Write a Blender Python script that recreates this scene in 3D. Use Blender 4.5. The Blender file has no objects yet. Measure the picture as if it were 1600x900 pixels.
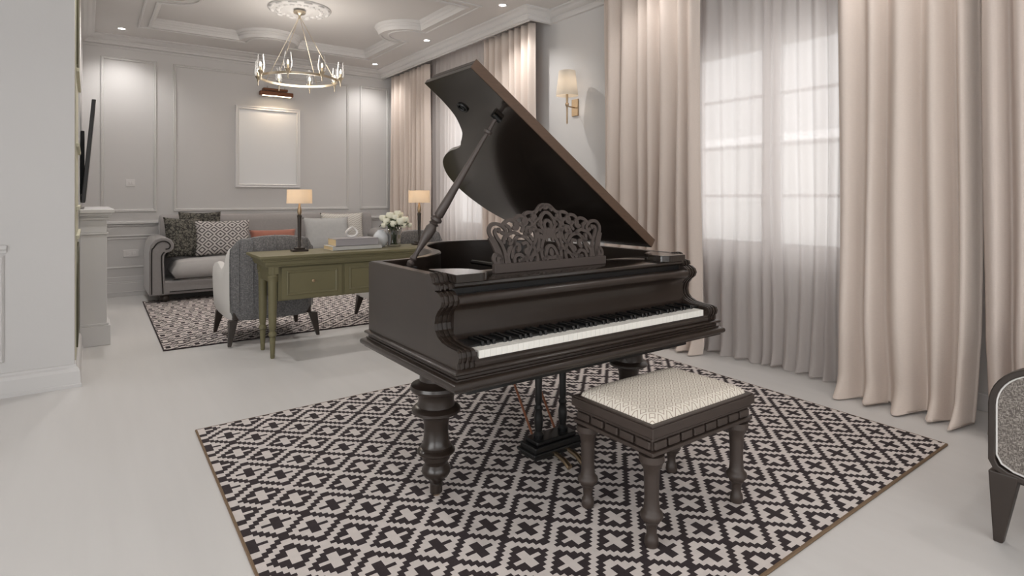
import bpy, bmesh, math, random
from mathutils import Vector, Matrix
random.seed(7)
PI = math.pi
C = bpy.context.scene.collection
sc = bpy.context.scene

# ------------------------------------------------------------------ node expressions
class X:
    def __init__(s, nt, sock): s.nt, s.s = nt, sock
    def _m(s, op, o=None, o2=None):
        n = s.nt.nodes.new('ShaderNodeMath'); n.operation = op
        for i, v in enumerate((s, o, o2)):
            if v is None: continue
            if isinstance(v, X): s.nt.links.new(v.s, n.inputs[i])
            else: n.inputs[i].default_value = v
        return X(s.nt, n.outputs[0])
    def __add__(s, o): return s._m('ADD', o)
    def __sub__(s, o): return s._m('SUBTRACT', o)
    def __mul__(s, o): return s._m('MULTIPLY', o)
    def frac(s): return s._m('FRACT')
    def abs(s): return s._m('ABSOLUTE')
    def floor(s): return s._m('FLOOR')
    def sin(s): return s._m('SINE')
    def lt(s, o): return s._m('LESS_THAN', o)
    def gt(s, o): return s._m('GREATER_THAN', o)
    def max(s, o): return s._m('MAXIMUM', o)
    def min(s, o): return s._m('MINIMUM', o)
    def pingpong(s, o): return s._m('PINGPONG', o)

def coords(nt, kind='Object'):
    t = nt.nodes.new('ShaderNodeTexCoord'); sp = nt.nodes.new('ShaderNodeSeparateXYZ')
    nt.links.new(t.outputs[kind], sp.inputs[0])
    return [X(nt, sp.outputs[i]) for i in range(3)], t.outputs[kind]
def noise(nt, vec, scale, detail=3, stretch=None):
    n = nt.nodes.new('ShaderNodeTexNoise'); n.inputs['Scale'].default_value = scale; n.inputs['Detail'].default_value = detail
    if stretch:
        m = nt.nodes.new('ShaderNodeMapping'); m.inputs['Scale'].default_value = stretch
        nt.links.new(vec, m.inputs[0]); vec = m.outputs[0]
    nt.links.new(vec, n.inputs['Vector']); return X(nt, n.outputs['Fac'])
def mix(nt, f, a, b):
    n = nt.nodes.new('ShaderNodeMix'); n.data_type = 'RGBA'
    if isinstance(f, X): nt.links.new(f.s, n.inputs[0])
    else: n.inputs[0].default_value = f
    for i, v in ((6, a), (7, b)):
        if isinstance(v, (tuple, list)): n.inputs[i].default_value = (*v[:3], 1)
        else: nt.links.new(v, n.inputs[i])
    return n.outputs[2]
def newmat(name):
    m = bpy.data.materials.new(name); m.use_nodes = True; nt = m.node_tree; nt.nodes.clear()
    out = nt.nodes.new('ShaderNodeOutputMaterial'); return m, nt, out
def bump(nt, bs, h, strength=.3, dist=.002):
    b = nt.nodes.new('ShaderNodeBump'); b.inputs['Strength'].default_value = strength; b.inputs['Distance'].default_value = dist
    nt.links.new(h.s, b.inputs['Height']); nt.links.new(b.outputs[0], bs.inputs['Normal'])
def mat(name, col, rough=.5, metal=0, var=0, vscale=8, stretch=None, bmp=0, bscale=200, bdist=.002, coat=0, emit=None, estr=0, spec=.5, sheen=0):
    m, nt, out = newmat(name)
    b = nt.nodes.new('ShaderNodeBsdfPrincipled'); nt.links.new(b.outputs[0], out.inputs[0])
    b.inputs['Base Color'].default_value = (*col, 1); b.inputs['Roughness'].default_value = rough
    b.inputs['Metallic'].default_value = metal; b.inputs['Coat Weight'].default_value = coat
    b.inputs['Coat Roughness'].default_value = .1
    b.inputs['Specular IOR Level'].default_value = spec; b.inputs['Sheen Weight'].default_value = sheen
    if emit: b.inputs['Emission Color'].default_value = (*emit, 1); b.inputs['Emission Strength'].default_value = estr
    _, vec = coords(nt)
    if var:
        f = noise(nt, vec, vscale, 4, stretch)
        nt.links.new(mix(nt, f, tuple(max(0, c * (1 - var)) for c in col), tuple(min(1, c * (1 + var)) for c in col)), b.inputs['Base Color'])
    if bmp: bump(nt, b, noise(nt, vec, bscale, 2), bmp, bdist)
    return m

M = {}
M['wall'] = mat('wall paint', (.60, .588, .58), .7, var=.02, vscale=2, bmp=.15, bscale=60)
M['trim'] = mat('trim paint', (.62, .607, .598), .5)
M['ceil'] = mat('ceiling paint', (.62, .60, .585), .8, var=.01)
M['piano'] = mat('dark stained piano wood', (.024, .0165, .0125), .30, var=.22, vscale=5, stretch=(1, 1, 8), coat=.18)
M['piano_gloss'] = mat('polished dark piano wood', (.020, .015, .012), .16, var=.2, vscale=4, coat=.5)
M['piano_edge_lit'] = mat('piano wood with painted edge light', (.095, .055, .035), .42, var=.25, vscale=9, stretch=(3, 3, 14))  # same wood as the lid; light on its front edge painted as browner colour
M['piano_black'] = mat('black lacquer', (.006, .006, .006), .35)
M['carve'] = mat('carved desk wood', (.060, .046, .040), .45, var=.2)
M['white_key'] = mat('ivory key', (.80, .78, .73), .25)
M['black_key'] = mat('ebony key', (.006, .006, .006), .22)
M['iron'] = mat('dark iron plate', (.02, .017, .014), .4, metal=.6)
M['brass'] = mat('aged brass', (.42, .31, .20), .38, metal=1)
M['copper'] = mat('copper rod', (.35, .15, .09), .35, metal=.9)
M['benchw'] = mat('dark bench wood', (.044, .031, .025), .5, var=.25, vscale=10, bmp=.2, bscale=80)
M['olive'] = mat('olive green paint', (.148, .132, .068), .5, var=.08, vscale=6)
M['olive_dark'] = mat('dark olive paint', (.07, .065, .03), .55)
M['cream'] = mat('cream paint', (.62, .60, .47), .6)
M['darkleg'] = mat('dark walnut leg', (.030, .021, .016), .4, var=.2)
M['linen'] = mat('off-white linen', (.62, .60, .58), .9, bmp=.4, bscale=400, sheen=.2)
M['nail'] = mat('dark nailhead trim', (.02, .017, .015), .35, metal=.5)
M['sofa'] = mat('grey sofa velvet', (.27, .255, .25), .85, var=.10, vscale=40, bmp=.3, bscale=300, sheen=.3)
M['sofa_seat'] = mat('pale grey seat fabric', (.40, .385, .375), .9, var=.06, vscale=40, bmp=.3, bscale=300, sheen=.2)
M['rust'] = mat('rust velvet', (.33, .125, .085), .8, var=.15, vscale=12, sheen=.3)
M['palegrey'] = mat('pale grey weave', (.42, .42, .415), .9, var=.10, vscale=25, bmp=.3, bscale=200)
M['black'] = mat('black plastic', (.012, .011, .011), .35)
M['plastic'] = mat('white plastic', (.68, .66, .65), .4)
M['gold'] = mat('champagne metal', (.62, .54, .42), .28, metal=1)
M['bronze'] = mat('bronze hood', (.17, .065, .03), .4, metal=.4)
M['book_grey'] = mat('grey book cover', (.34, .32, .33), .6)
M['book_white'] = mat('pale book cover', (.52, .51, .49), .6)
M['pages'] = mat('cream pages', (.62, .48, .28), .8, var=.15, vscale=60, stretch=(.1, .1, 6))
M['ceramic'] = mat('white glazed ceramic', (.60, .62, .64), .2)
M['knot'] = mat('white plaster', (.70, .68, .66), .6)
M['petal'] = mat('ivory petals', (.78, .76, .62), .6)
M['leaf'] = mat('dark green leaves', (.035, .055, .02), .5, var=.3)
M['mirrorish'] = mat('pale artwork sheet', (.80, .81, .82), .35)
M['glow'] = mat('lamp glow', (1, .9, .7), .5, emit=(1, .82, .58), estr=5)
M['dlglow'] = mat('downlight glow', (1, 1, 1), .5, emit=(1, .95, .88), estr=14)
M['chrome'] = mat('brushed steel', (.5, .48, .45), .3, metal=1)
M['facade'] = mat('pale rendered facade', (.42, .42, .41), .8, var=.1, vscale=.6)
M['winframe'] = mat('white window paint', (.74, .73, .73), .45)
M['rugdark'] = mat('dark plum wool', (.030, .020, .022), .95, var=.3, vscale=30, bmp=.6, bscale=500, bdist=.003)
M['ruglight'] = mat('cream wool', (.66, .60, .57), .95, var=.10, vscale=30, bmp=.6, bscale=500, bdist=.003)
M['rugedge'] = mat('jute binding', (.17, .11, .065), .9)

def weave_mat(name, c1, c2, scale=220, rough=.92):
    m, nt, out = newmat(name); b = nt.nodes.new('ShaderNodeBsdfPrincipled'); nt.links.new(b.outputs[0], out.inputs[0])
    b.inputs['Roughness'].default_value = rough; b.inputs['Sheen Weight'].default_value = .15
    (x, y, z), vec = coords(nt)
    f = noise(nt, vec, scale, 2, (1, 1, .25)); g = noise(nt, vec, scale, 2, (.25, .25, 1))
    f2 = (f.max(g) - .5) * 4
    nt.links.new(mix(nt, f2, c1, c2), b.inputs['Base Color']); bump(nt, b, f, .5, .002); return m
M['tweed'] = weave_mat('grey tweed', (.10, .098, .10), (.27, .262, .26))
M['tweed2'] = weave_mat('taupe tweed', (.10, .085, .075), (.42, .38, .34), 380)

def diamond_mat(name, c1, c2, p, kind='diamond', wid=.3, rough=.9):
    m, nt, out = newmat(name); b = nt.nodes.new('ShaderNodeBsdfPrincipled'); nt.links.new(b.outputs[0], out.inputs[0])
    b.inputs['Roughness'].default_value = rough
    (x, y, z), vec = coords(nt, 'Generated' if kind.startswith('g') else 'UV')
    if kind == 'diamond':
        u = (x * p).pingpong(.5); v = (y * p * .8).pingpong(.5)
        d = (u + v); r = (d * 3).frac(); f = r.lt(.42)
    elif kind == 'fine':
        u = (x * p).pingpong(.5); v = (y * p * .75).pingpong(.5); d = u + v
        r = (d * 3).frac(); f = r.lt(wid)
    elif kind == 'chevron':
        u = (x * p).pingpong(.5); r = ((y * p * 1.6) + u * 1.4).frac(); f = r.lt(wid)
    else:
        n = noise(nt, vec, p, 2); n2 = noise(nt, vec, p * 2.3, 2); f = (n - .5).abs().lt(.045).max((n2 - .5).abs().lt(.03))
    nt.links.new(mix(nt, f, c1, c2), b.inputs['Base Color']); bump(nt, b, f, .3, .002); return m
M['p_diamond'] = diamond_mat('ikat diamond cloth', (.50, .47, .45), (.09, .08, .08), 4.5)
M['p_floral'] = diamond_mat('dark botanical cloth', (.155, .145, .12), (.03, .028, .024), 9, 'floral')
M['p_chev'] = diamond_mat('white chevron cloth', (.60, .58, .54), (.34, .31, .27), 9, 'chevron', .22)
M['p_bench'] = diamond_mat('cream geometric cloth', (.70, .65, .57), (.30, .23, .18), 12, 'fine', .22)

def floor_mat():
    m, nt, out = newmat('pale plank floor'); b = nt.nodes.new('ShaderNodeBsdfPrincipled'); nt.links.new(b.outputs[0], out.inputs[0])
    (x, y, z), vec = coords(nt)
    n = noise(nt, vec, 3, 5, (1, .15, 1)); n2 = noise(nt, vec, 14, 4, (1, .08, 1))
    f = (n + n2) * .5
    nt.links.new(mix(nt, f, (.56, .545, .53), (.67, .655, .64)), b.inputs['Base Color'])
    seam = (x * 4.2).frac().lt(.006)
    b.inputs['Roughness'].default_value = .38; bump(nt, b, n2 - seam, .08, .002); return m
M['floor'] = floor_mat()

def cloth_mat(name, c, tr, transp=0, weave=0, gcol=None):
    m, nt, out = newmat(name)
    d = nt.nodes.new('ShaderNodeBsdfDiffuse'); t = nt.nodes.new('ShaderNodeBsdfTranslucent'); mx = nt.nodes.new('ShaderNodeMixShader')
    d.inputs[0].default_value = (*c, 1); t.inputs[0].default_value = (*(gcol or c), 1); mx.inputs[0].default_value = tr
    nt.links.new(d.outputs[0], mx.inputs[1]); nt.links.new(t.outputs[0], mx.inputs[2]); last = mx.outputs[0]
    (x, y, z), vec = coords(nt)
    if weave:
        w = noise(nt, vec, 60, 3, (1, 1, 6)); w2 = noise(nt, vec, 400, 2)
        nt.links.new(mix(nt, w, tuple(k * .93 for k in c), tuple(min(1, k * 1.07) for k in c)), d.inputs[0])
        bb = nt.nodes.new('ShaderNodeBump'); bb.inputs['Strength'].default_value = .25; bb.inputs['Distance'].default_value = .003
        nt.links.new((w + w2).s, bb.inputs['Height']); nt.links.new(bb.outputs[0], d.inputs['Normal'])
    if transp:
        tp = nt.nodes.new('ShaderNodeBsdfTransparent'); m2 = nt.nodes.new('ShaderNodeMixShader'); m2.inputs[0].default_value = transp
        nt.links.new(last, m2.inputs[1]); nt.links.new(tp.outputs[0], m2.inputs[2]); last = m2.outputs[0]
    nt.links.new(last, out.inputs[0]); return m
M['drape'] = cloth_mat('blush linen drape', (.74, .645, .58), .16, 0, 1)
M['drape2'] = cloth_mat('blush mesh drape', (.66, .57, .515), .16, 0, 1)
M['sheer'] = cloth_mat('white voile', (.78, .735, .715), .55, .09)
M['shade'] = cloth_mat('warm linen shade', (.66, .56, .44), .22)
M['shade_w'] = cloth_mat('cream shade', (.62, .58, .52), .3)
def glass_mat(name, tint=(.95, .96, .97), refl=.10):
    m, nt, out = newmat(name); t = nt.nodes.new('ShaderNodeBsdfTransparent'); g = nt.nodes.new('ShaderNodeBsdfGlossy')
    t.inputs[0].default_value = (*tint, 1); g.inputs['Roughness'].default_value = .05
    fr = nt.nodes.new('ShaderNodeLayerWeight'); fr.inputs[0].default_value = refl + .15
    mx = nt.nodes.new('ShaderNodeMixShader'); nt.links.new(fr.outputs['Facing'], mx.inputs[0]) if refl > .2 else None
    if refl <= .2: mx.inputs[0].default_value = refl
    nt.links.new(t.outputs[0], mx.inputs[1]); nt.links.new(g.outputs[0], mx.inputs[2]); nt.links.new(mx.outputs[0], out.inputs[0]); return m
M['pane'] = glass_mat('window glass', refl=.05)
M['glass'] = glass_mat('clear glass', tint=(.90, .90, .90), refl=.5)

# ------------------------------------------------------------------ mesh helpers
def box(bm, x0, x1, y0, y1, z0, z1, rot=None):
    vs = [bm.verts.new((x, y, z)) for x in (x0, x1) for y in (y0, y1) for z in (z0, z1)]
    if rot is not None:
        c = Vector(((x0 + x1) / 2, (y0 + y1) / 2, (z0 + z1) / 2))
        for v in vs: v.co = rot @ (v.co - c) + c
    for f in ((0, 1, 3, 2), (4, 6, 7, 5), (0, 4, 5, 1), (2, 3, 7, 6), (0, 2, 6, 4), (1, 5, 7, 3)):
        bm.faces.new([vs[i] for i in f])
    return vs
def lathe(bm, prof, cx=0, cy=0, seg=24, caps=True):
    rings = []
    for r, z in prof:
        rings.append([bm.verts.new((cx + r * math.cos(2 * PI * k / seg), cy + r * math.sin(2 * PI * k / seg), z)) for k in range(seg)])
    for a, b in zip(rings, rings[1:]):
        for k in range(seg): bm.faces.new((a[k], a[(k + 1) % seg], b[(k + 1) % seg], b[k]))
    if caps: bm.faces.new(rings[0][::-1]); bm.faces.new(rings[-1])
    return [v for r in rings for v in r]
def extr(bm, pts, f0, f1):
    """polygon pts mapped by f0 and f1 to its two ends"""
    a = [bm.verts.new(f0(*p)) for p in pts]; b = [bm.verts.new(f1(*p)) for p in pts]; n = len(pts)
    bm.faces.new(a); bm.faces.new(b[::-1])
    for i in range(n): bm.faces.new((a[i], b[i], b[(i + 1) % n], a[(i + 1) % n]))
    return a + b
def slab(bm, pts, z0, z1): return extr(bm, pts, lambda x, y: (x, y, z0), lambda x, y: (x, y, z1))
def tube(bm, pts, r, seg=8, closed=False, flat=None, caps=True):
    pts = [Vector(p) for p in pts]; n = len(pts); rings = []
    up = Vector((0, 0, 1)); prev = None
    for i, p in enumerate(pts):
        if closed: t = (pts[(i + 1) % n] - pts[i - 1])
        else: t = pts[min(i + 1, n - 1)] - pts[max(i - 1, 0)]
        t.normalize()
        if prev is None:
            a = t.cross(up if abs(t.z) < .9 else Vector((0, 1, 0))).normalized()
        else: a = (prev - t * prev.dot(t)).normalized()
        prev = a; b = t.cross(a); rr = r[i] if isinstance(r, (list, tuple)) else r
        rings.append([bm.verts.new(p + (a * math.cos(2 * PI * k / seg) + b * math.sin(2 * PI * k / seg)) * rr) for k in range(seg)])
    m = n if closed else n - 1
    for i in range(m):
        A, B = rings[i], rings[(i + 1) % n]
        for k in range(seg): bm.faces.new((A[k], A[(k + 1) % seg], B[(k + 1) % seg], B[k]))
    if not closed and caps: bm.faces.new(rings[0][::-1]); bm.faces.new(rings[-1])
def offset(path, d, closed=True):
    n = len(path); out = []
    for i in range(n):
        p = Vector(path[i]); q0 = Vector(path[i - 1]) if (closed or i > 0) else None; q1 = Vector(path[(i + 1) % n]) if (closed or i < n - 1) else None
        e = []
        if q0 is not None: v = (p - q0).normalized(); e.append(Vector((v.y, -v.x)))
        if q1 is not None: v = (q1 - p).normalized(); e.append(Vector((v.y, -v.x)))
        m = sum(e, Vector((0, 0))) / len(e)
        m = m / max(.35, m.length_squared)
        out.append((p.x + m.x * d, p.y + m.y * d))
    return out
def sweep(bm, path, prof, closed=True, conv=None):
    """prof: closed loop of (offset to the right of the path, height)"""
    conv = conv or (lambda x, y, z: (x, y, z))
    loops = [[bm.verts.new(conv(x, y, z)) for x, y in offset(path, o, closed)] for o, z in prof]
    n = len(path); m = n if closed else n - 1; k = len(prof)
    for j in range(k):
        A, B = loops[j], loops[(j + 1) % k]
        for i in range(m): bm.faces.new((A[i], A[(i + 1) % n], B[(i + 1) % n], B[i]))
    if not closed:
        bm.faces.new([l[0] for l in loops][::-1]); bm.faces.new([l[-1] for l in loops])
def catmull(pts, per=6, closed=False):
    out = []; n = len(pts); rng = n if closed else n - 1
    for i in range(rng):
        P = [Vector(pts[(i + k) % n] if closed else pts[min(max(i + k, 0), n - 1)]) for k in (-1, 0, 1, 2)]
        for j in range(per):
            t = j / per
            out.append(.5 * ((2 * P[1]) + (P[2] - P[0]) * t + (2 * P[0] - 5 * P[1] + 4 * P[2] - P[3]) * t * t + (3 * P[1] - P[0] - 3 * P[2] + P[3]) * t ** 3))
    if not closed: out.append(Vector(pts[-1]))
    return [tuple(p) for p in out]

WM = {}
def obj(name, bm, m, parent=None, bev=0, smooth=False, local=False, seg=2, sub=0, origin=True):
    bmesh.ops.recalc_face_normals(bm, faces=bm.faces[:])
    if parent is not None:
        if not local: bm.transform(WM[parent.name].inverted())
        W = WM[parent.name]
    else:
        W = Matrix.Identity(4)
        if origin and bm.verts:
            xs = [v.co for v in bm.verts]; c = Vector(((min(v.x for v in xs) + max(v.x for v in xs)) / 2, (min(v.y for v in xs) + max(v.y for v in xs)) / 2, min(v.z for v in xs)))
            W = Matrix.Translation(c); bm.transform(W.inverted())
    me = bpy.data.meshes.new(name); bm.to_mesh(me); bm.free()
    o = bpy.data.objects.new(name, me); C.objects.link(o)
    for k in (m if isinstance(m, (list, tuple)) else [m]): me.materials.append(M[k])
    if parent is not None: o.parent = parent
    else: o.location = W.translation
    WM[o.name] = W
    if smooth:
        for p in me.polygons: p.use_smooth = True
        if smooth != 'all':
            try: me.set_sharp_from_angle(angle=math.radians(38))
            except Exception: pass
    if bev:
        b = o.modifiers.new('Bevel', 'BEVEL'); b.width = bev; b.segments = seg; b.limit_method = 'ANGLE'; b.angle_limit = math.radians(40)
    if sub:
        s = o.modifiers.new('Subsurf', 'SUBSURF'); s.levels = sub; s.render_levels = sub
    return o
def tag(o, label, cat, group=None):
    o['label'] = label; o['category'] = cat
    if group: o['group'] = group
    return o
def thing(name, label, cat, loc=(0, 0, 0), rz=0, group=None):
    o = bpy.data.objects.new(name, None); C.objects.link(o); o.location = loc; o.rotation_euler = (0, 0, rz)
    o.empty_display_size = .1
    WM[o.name] = Matrix.Translation(loc) @ Matrix.Rotation(rz, 4, 'Z')
    return tag(o, label, cat, group)
def struct(name, bm, m, parent=None, **k):
    o = obj(name, bm, m, parent, **k)
    if parent is None: o['kind'] = 'structure'
    return o
def B(): return bmesh.new()
def copytree(o, loc=None, rz=None, label=None, parent=None):
    c = o.copy(); C.objects.link(c)
    if parent is not None: c.parent = parent
    if loc is not None: c.location = loc
    if rz is not None: c.rotation_euler = (0, 0, rz)
    if label: c['label'] = label
    for ch in [k for k in C.objects if k.parent == o]: copytree(ch, parent=c)
    return c
def light(name, kind, loc, energy, col=(1, 1, 1), size=.1, rot=None, **k):
    l = bpy.data.lights.new(name, kind); l.energy = energy; l.color = col
    if kind == 'AREA': l.shape = 'RECTANGLE'; l.size = size; l.size_y = k.get('sy', size)
    else: l.shadow_soft_size = size
    if kind == 'SPOT': l.spot_size = k.get('ang', 1.6); l.spot_blend = .8
    o = bpy.data.objects.new(name, l); C.objects.link(o); o.location = loc
    if rot: o.rotation_euler = rot
    return o

def wall_y(x0, x1, y0, y1, ops, z1=3.45):
    bm = B(); y = y0
    for a, b, c, d in ops:
        box(bm, x0, x1, y, a, 0, z1); box(bm, x0, x1, a, b, 0, c); box(bm, x0, x1, a, b, d, z1); y = b
    box(bm, x0, x1, y, y1, 0, z1); return bm
# ------------------------------------------------------------------ room
ZC = 3.32; XR = 4.2; YB = 9.0; YN = 4.91; YF = -3.2; XW = -3.3; XL = -.075
bm = B(); box(bm, XW - .1, XR + .3, YF - .1, YB + .1, -.08, 0); struct('floor', bm, 'floor')
bm = B(); box(bm, XW - .1, XR + .3, YB, YB + .12, -.05, 3.6); struct('wall_back', bm, 'wall')
bm = B(); box(bm, XW, XL, YN, YN + .12, 0, 3.45); box(bm, XL - .12, XL, YN + .12, 5.0, 0, 3.45); struct('wall_left_return', bm, 'wall')
bm = B(); box(bm, -.20, XL, 5.0, 6.1, 0, 3.45); box(bm, -.2, -.06, 6.1, YB, 0, 3.45); struct('wall_left', bm, 'wall')
struct('wall_left_near', wall_y(XW - .12, XW, YF, YN + .12, [(-1.8, 2.2, .5, 2.9)]), 'wall')
# right wall with the two window openings
WIN = [(1.78, 3.30, .78, 2.58), (5.75, 7.45, .78, 2.58)]
struct('wall_right', wall_y(4.32, 4.46, YF, YB + .1, WIN), 'wall')
bm = B(); box(bm, XR, 4.32, 4.08, 5.32, 0, 3.45); struct('wall_right_pier', bm, 'wall')
bm = B()   # unseen rear wall; its wide window is added to fill the room with light
box(bm, XW, XR + .3, YF - .12, YF, 0, .5); box(bm, XW, XR + .3, YF - .12, YF, 2.9, 3.45)
box(bm, XW, -2.6, YF - .12, YF, .5, 2.9); box(bm, 3.3, XR + .3, YF - .12, YF, .5, 2.9); struct('wall_front', bm, 'wall')
# ceiling with a recessed tray
tx0, tx1, ty0, ty1 = .60, 3.30, 5.40, 8.22
def traypath():
    cx, cy, r = (tx0 + tx1) / 2, (ty0 + ty1) / 2, .36; p = []
    def arc(x, y, a0, a1, n=14): return [(x + r * math.cos(a0 + (a1 - a0) * k / n), y + r * math.sin(a0 + (a1 - a0) * k / n)) for k in range(n + 1)]
    p += [(tx0, ty0)] + arc(cx, ty0, PI, 0) + [(tx1, ty0)] + arc(tx1, cy, -PI / 2, -3 * PI / 2) + [(tx1, ty1)]
    p += arc(cx, ty1, 0, -PI) + [(tx0, ty1)] + arc(tx0, cy, PI / 2, -PI / 2)
    return p
TP = traypath()
bm = B()
outer = [(XW - .1, YF - .1), (XR + .3, YF - .1), (XR + .3, YB + .1), (XW - .1, YB + .1)]
ov = [bm.verts.new((*p, ZC)) for p in outer]; iv = [bm.verts.new((*p, ZC)) for p in TP]
es = [bm.edges.new((ov[i], ov[(i + 1) % 4])) for i in range(4)] + [bm.edges.new((iv[i], iv[(i + 1) % len(iv)])) for i in range(len(iv))]
bmesh.ops.triangle_fill(bm, edges=es, use_beauty=True)
iv2 = [bm.verts.new((*p, ZC + .09)) for p in TP]; n = len(iv)
for i in range(n): bm.faces.new((iv[i], iv[(i + 1) % n], iv2[(i + 1) % n], iv2[i]))
box(bm, XW - .1, XR + .3, YF - .1, YB + .1, ZC + .09, ZC + .15)
struct('ceiling', bm, 'ceil', origin=False)
bm = B()   # moulding around the tray edge (path runs anticlockwise: right = outside)
sweep(bm, TP, [(.02, ZC + .002), (.02, ZC - .012), (-.004, ZC - .016), (-.012, ZC + .01), (-.022, ZC + .022), (-.022, ZC + .034), (-.036, ZC + .05), (-.036, ZC + .062), (-.055, ZC + .075), (-.06, ZC + .09), (.004, ZC + .09), (.004, ZC + .002)])
struct('trim_1', bm, 'trim', smooth=True)
bm = B(); sweep(bm, [(x * 1, y) for x, y in offset(TP, .10)], [(0, ZC + .001), (0, ZC - .010), (.012, ZC - .014), (.024, ZC - .010), (.024, ZC + .001)]); struct('trim_2', bm, 'trim')
bm = B()   # ceiling rose
prof = [(.34, 0), (.34, .012), (.31, .022), (.28, .018), (.26, .03), (.22, .026), (.18, .04), (.13, .036), (.10, .055), (.05, .06)]
lathe(bm, [(r, ZC + .09 - h) for r, h in prof], 1.95, 6.81, 48, caps=False)
for k in range(20):
    a = 2 * PI * k / 20; m4 = Matrix.Translation((1.95 + .235 * math.cos(a), 6.81 + .235 * math.sin(a), ZC + .065)) @ Matrix.Diagonal((.03, .03, .02, 1))
    bmesh.ops.create_uvsphere(bm, u_segments=10, v_segments=6, radius=1, matrix=m4)
for k in range(12):
    a = 2 * PI * k / 12; m4 = Matrix.Translation((1.95 + .31 * math.cos(a), 6.81 + .31 * math.sin(a), ZC + .07)) @ Matrix.Rotation(a, 4, 'Z') @ Matrix.Diagonal((.02, .05, .018, 1))
    bmesh.ops.create_uvsphere(bm, u_segments=10, v_segments=6, radius=1, matrix=m4)
struct('trim_3', bm, 'trim', smooth='all')
# cornice
def cornice(path, name):
    bm = B(); z = ZC
    sweep(bm, path, [(0, z), (.125, z), (.125, z - .014), (.110, z - .022), (.100, z - .024), (.085, z - .040), (.060, z - .062), (.048, z - .068), (.048, z - .080), (.030, z - .092), (.022, z - .104), (.022, z - .114), (0, z - .122)], closed=False)
    return struct(name, bm, 'trim', smooth=True)
cornice([(3.88, -3.1), (3.88, 4.08), (XR, 4.08), (XR, 5.06), (3.88, 5.06), (3.88, YB), (-.06, YB), (-.06, 6.1), (XL, 6.1), (XL, YN), (XW, YN), (XW, -3.1)][::-1], 'trim_4')
bm = B()   # shadow-gap ribs under the cornice on the back wall
box(bm, -.06, 3.9, YB - .012, YB, 3.165, 3.18); struct('trim_5', bm, 'trim', bev=.003)
bm = B()   # pelmet boards that hide the curtain tracks
for y0, y1 in ((-3.1, 4.08), (5.06, YB)): box(bm, 3.88, 3.90, y0, y1, 3.19, ZC)
struct('trim_6', bm, 'trim')
# panel mouldings
def frame_on_back(name, x0, x1, z0, z1, w=.035, d=.022):
    bm = B(); path = [(x0, z0), (x1, z0), (x1, z1), (x0, z1)]
    prof = [(0, 0), (0, d * .5), (-w * .25, d), (-w * .5, d * .7), (-w * .75, d * .9), (-w, d * .35), (-w, 0)]
    sweep(bm, path, prof, conv=lambda x, z, h: (x, YB - h, z)); return struct(name, bm, 'trim')
frame_on_back('trim_7', .92, 3.33, 1.08, 3.05); frame_on_back('trim_8', .125, .73, 1.08, 3.05)
frame_on_back('trim_9', 3.51, 4.0, 1.08, 3.05)
bm = B()
for z, h, d in ((.925, .030, .030), (.90, .012, .018), (.765, .018, .014), (.95, .008, .02)): box(bm, -.06, 4.3, YB - d, YB, z, z + h)
struct('trim_10', bm, 'trim', bev=.004)
frame_on_back('trim_11', .16, 4.0, .36, .745, .02, .012)
bm = B()
for z0, z1, d in ((0, .17, .022), (.17, .19, .015), (.19, .25, .010), (.05, .058, .026)): box(bm, -.06, 4.3, YB - d, YB, z0, z1)
struct('baseboard_back', bm, 'trim', bev=.004)
bm = B()
sweep(bm, [(XW, YN), (XL, YN), (XL, 6.12)], [(0, 0), (.040, 0), (.040, .02), (.034, .026), (.030, .105), (.022, .125), (.010, .135), (.008, .148), (0, .15)], closed=False); struct('baseboard_left', bm, 'trim')
for i, (x0, x1, z0, z1) in enumerate(((-3.1, -.435, .22, .90), (-3.1, -.50, 1.05, 3.0))):
    bm = B(); path = [(x0, z0), (x1, z0), (x1, z1), (x0, z1)]
    sweep(bm, path, [(0, 0), (0, .01), (-.01, .018), (-.02, .012), (-.03, .016), (-.035, 0)], conv=lambda x, z, h: (x, YN - h, z)); struct('trim_%d' % (12 + i), bm, 'trim')
bm = B(); box(bm, XW, -.42, YN - .022, YN, .935, .965); box(bm, XW, -.42, YN - .012, YN, .915, .935); struct('trim_14', bm, 'trim', bev=.004)
bm = B(); box(bm, 4.295, 4.32, YF, 4.08, 0, .10); box(bm, 4.295, 4.32, 5.33, YB, 0, .10); struct('baseboard_right', bm, 'trim', bev=.004)
bm = B(); box(bm, XR - .02, XR, 4.06, 5.08, 0, .16); struct('baseboard_pier', bm, 'trim', bev=.004)
bm = B()
for y0, y1 in ((1.70, 3.40), (5.65, 7.55)): sweep(bm, [(y0, .15), (y1, .15), (y1, .70), (y0, .70)], [(0, 0), (0, .012), (-.02, .012), (-.02, 0)], conv=lambda y, z, h: (4.32 - h, y, z))
struct('trim_15', bm, 'trim')

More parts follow.
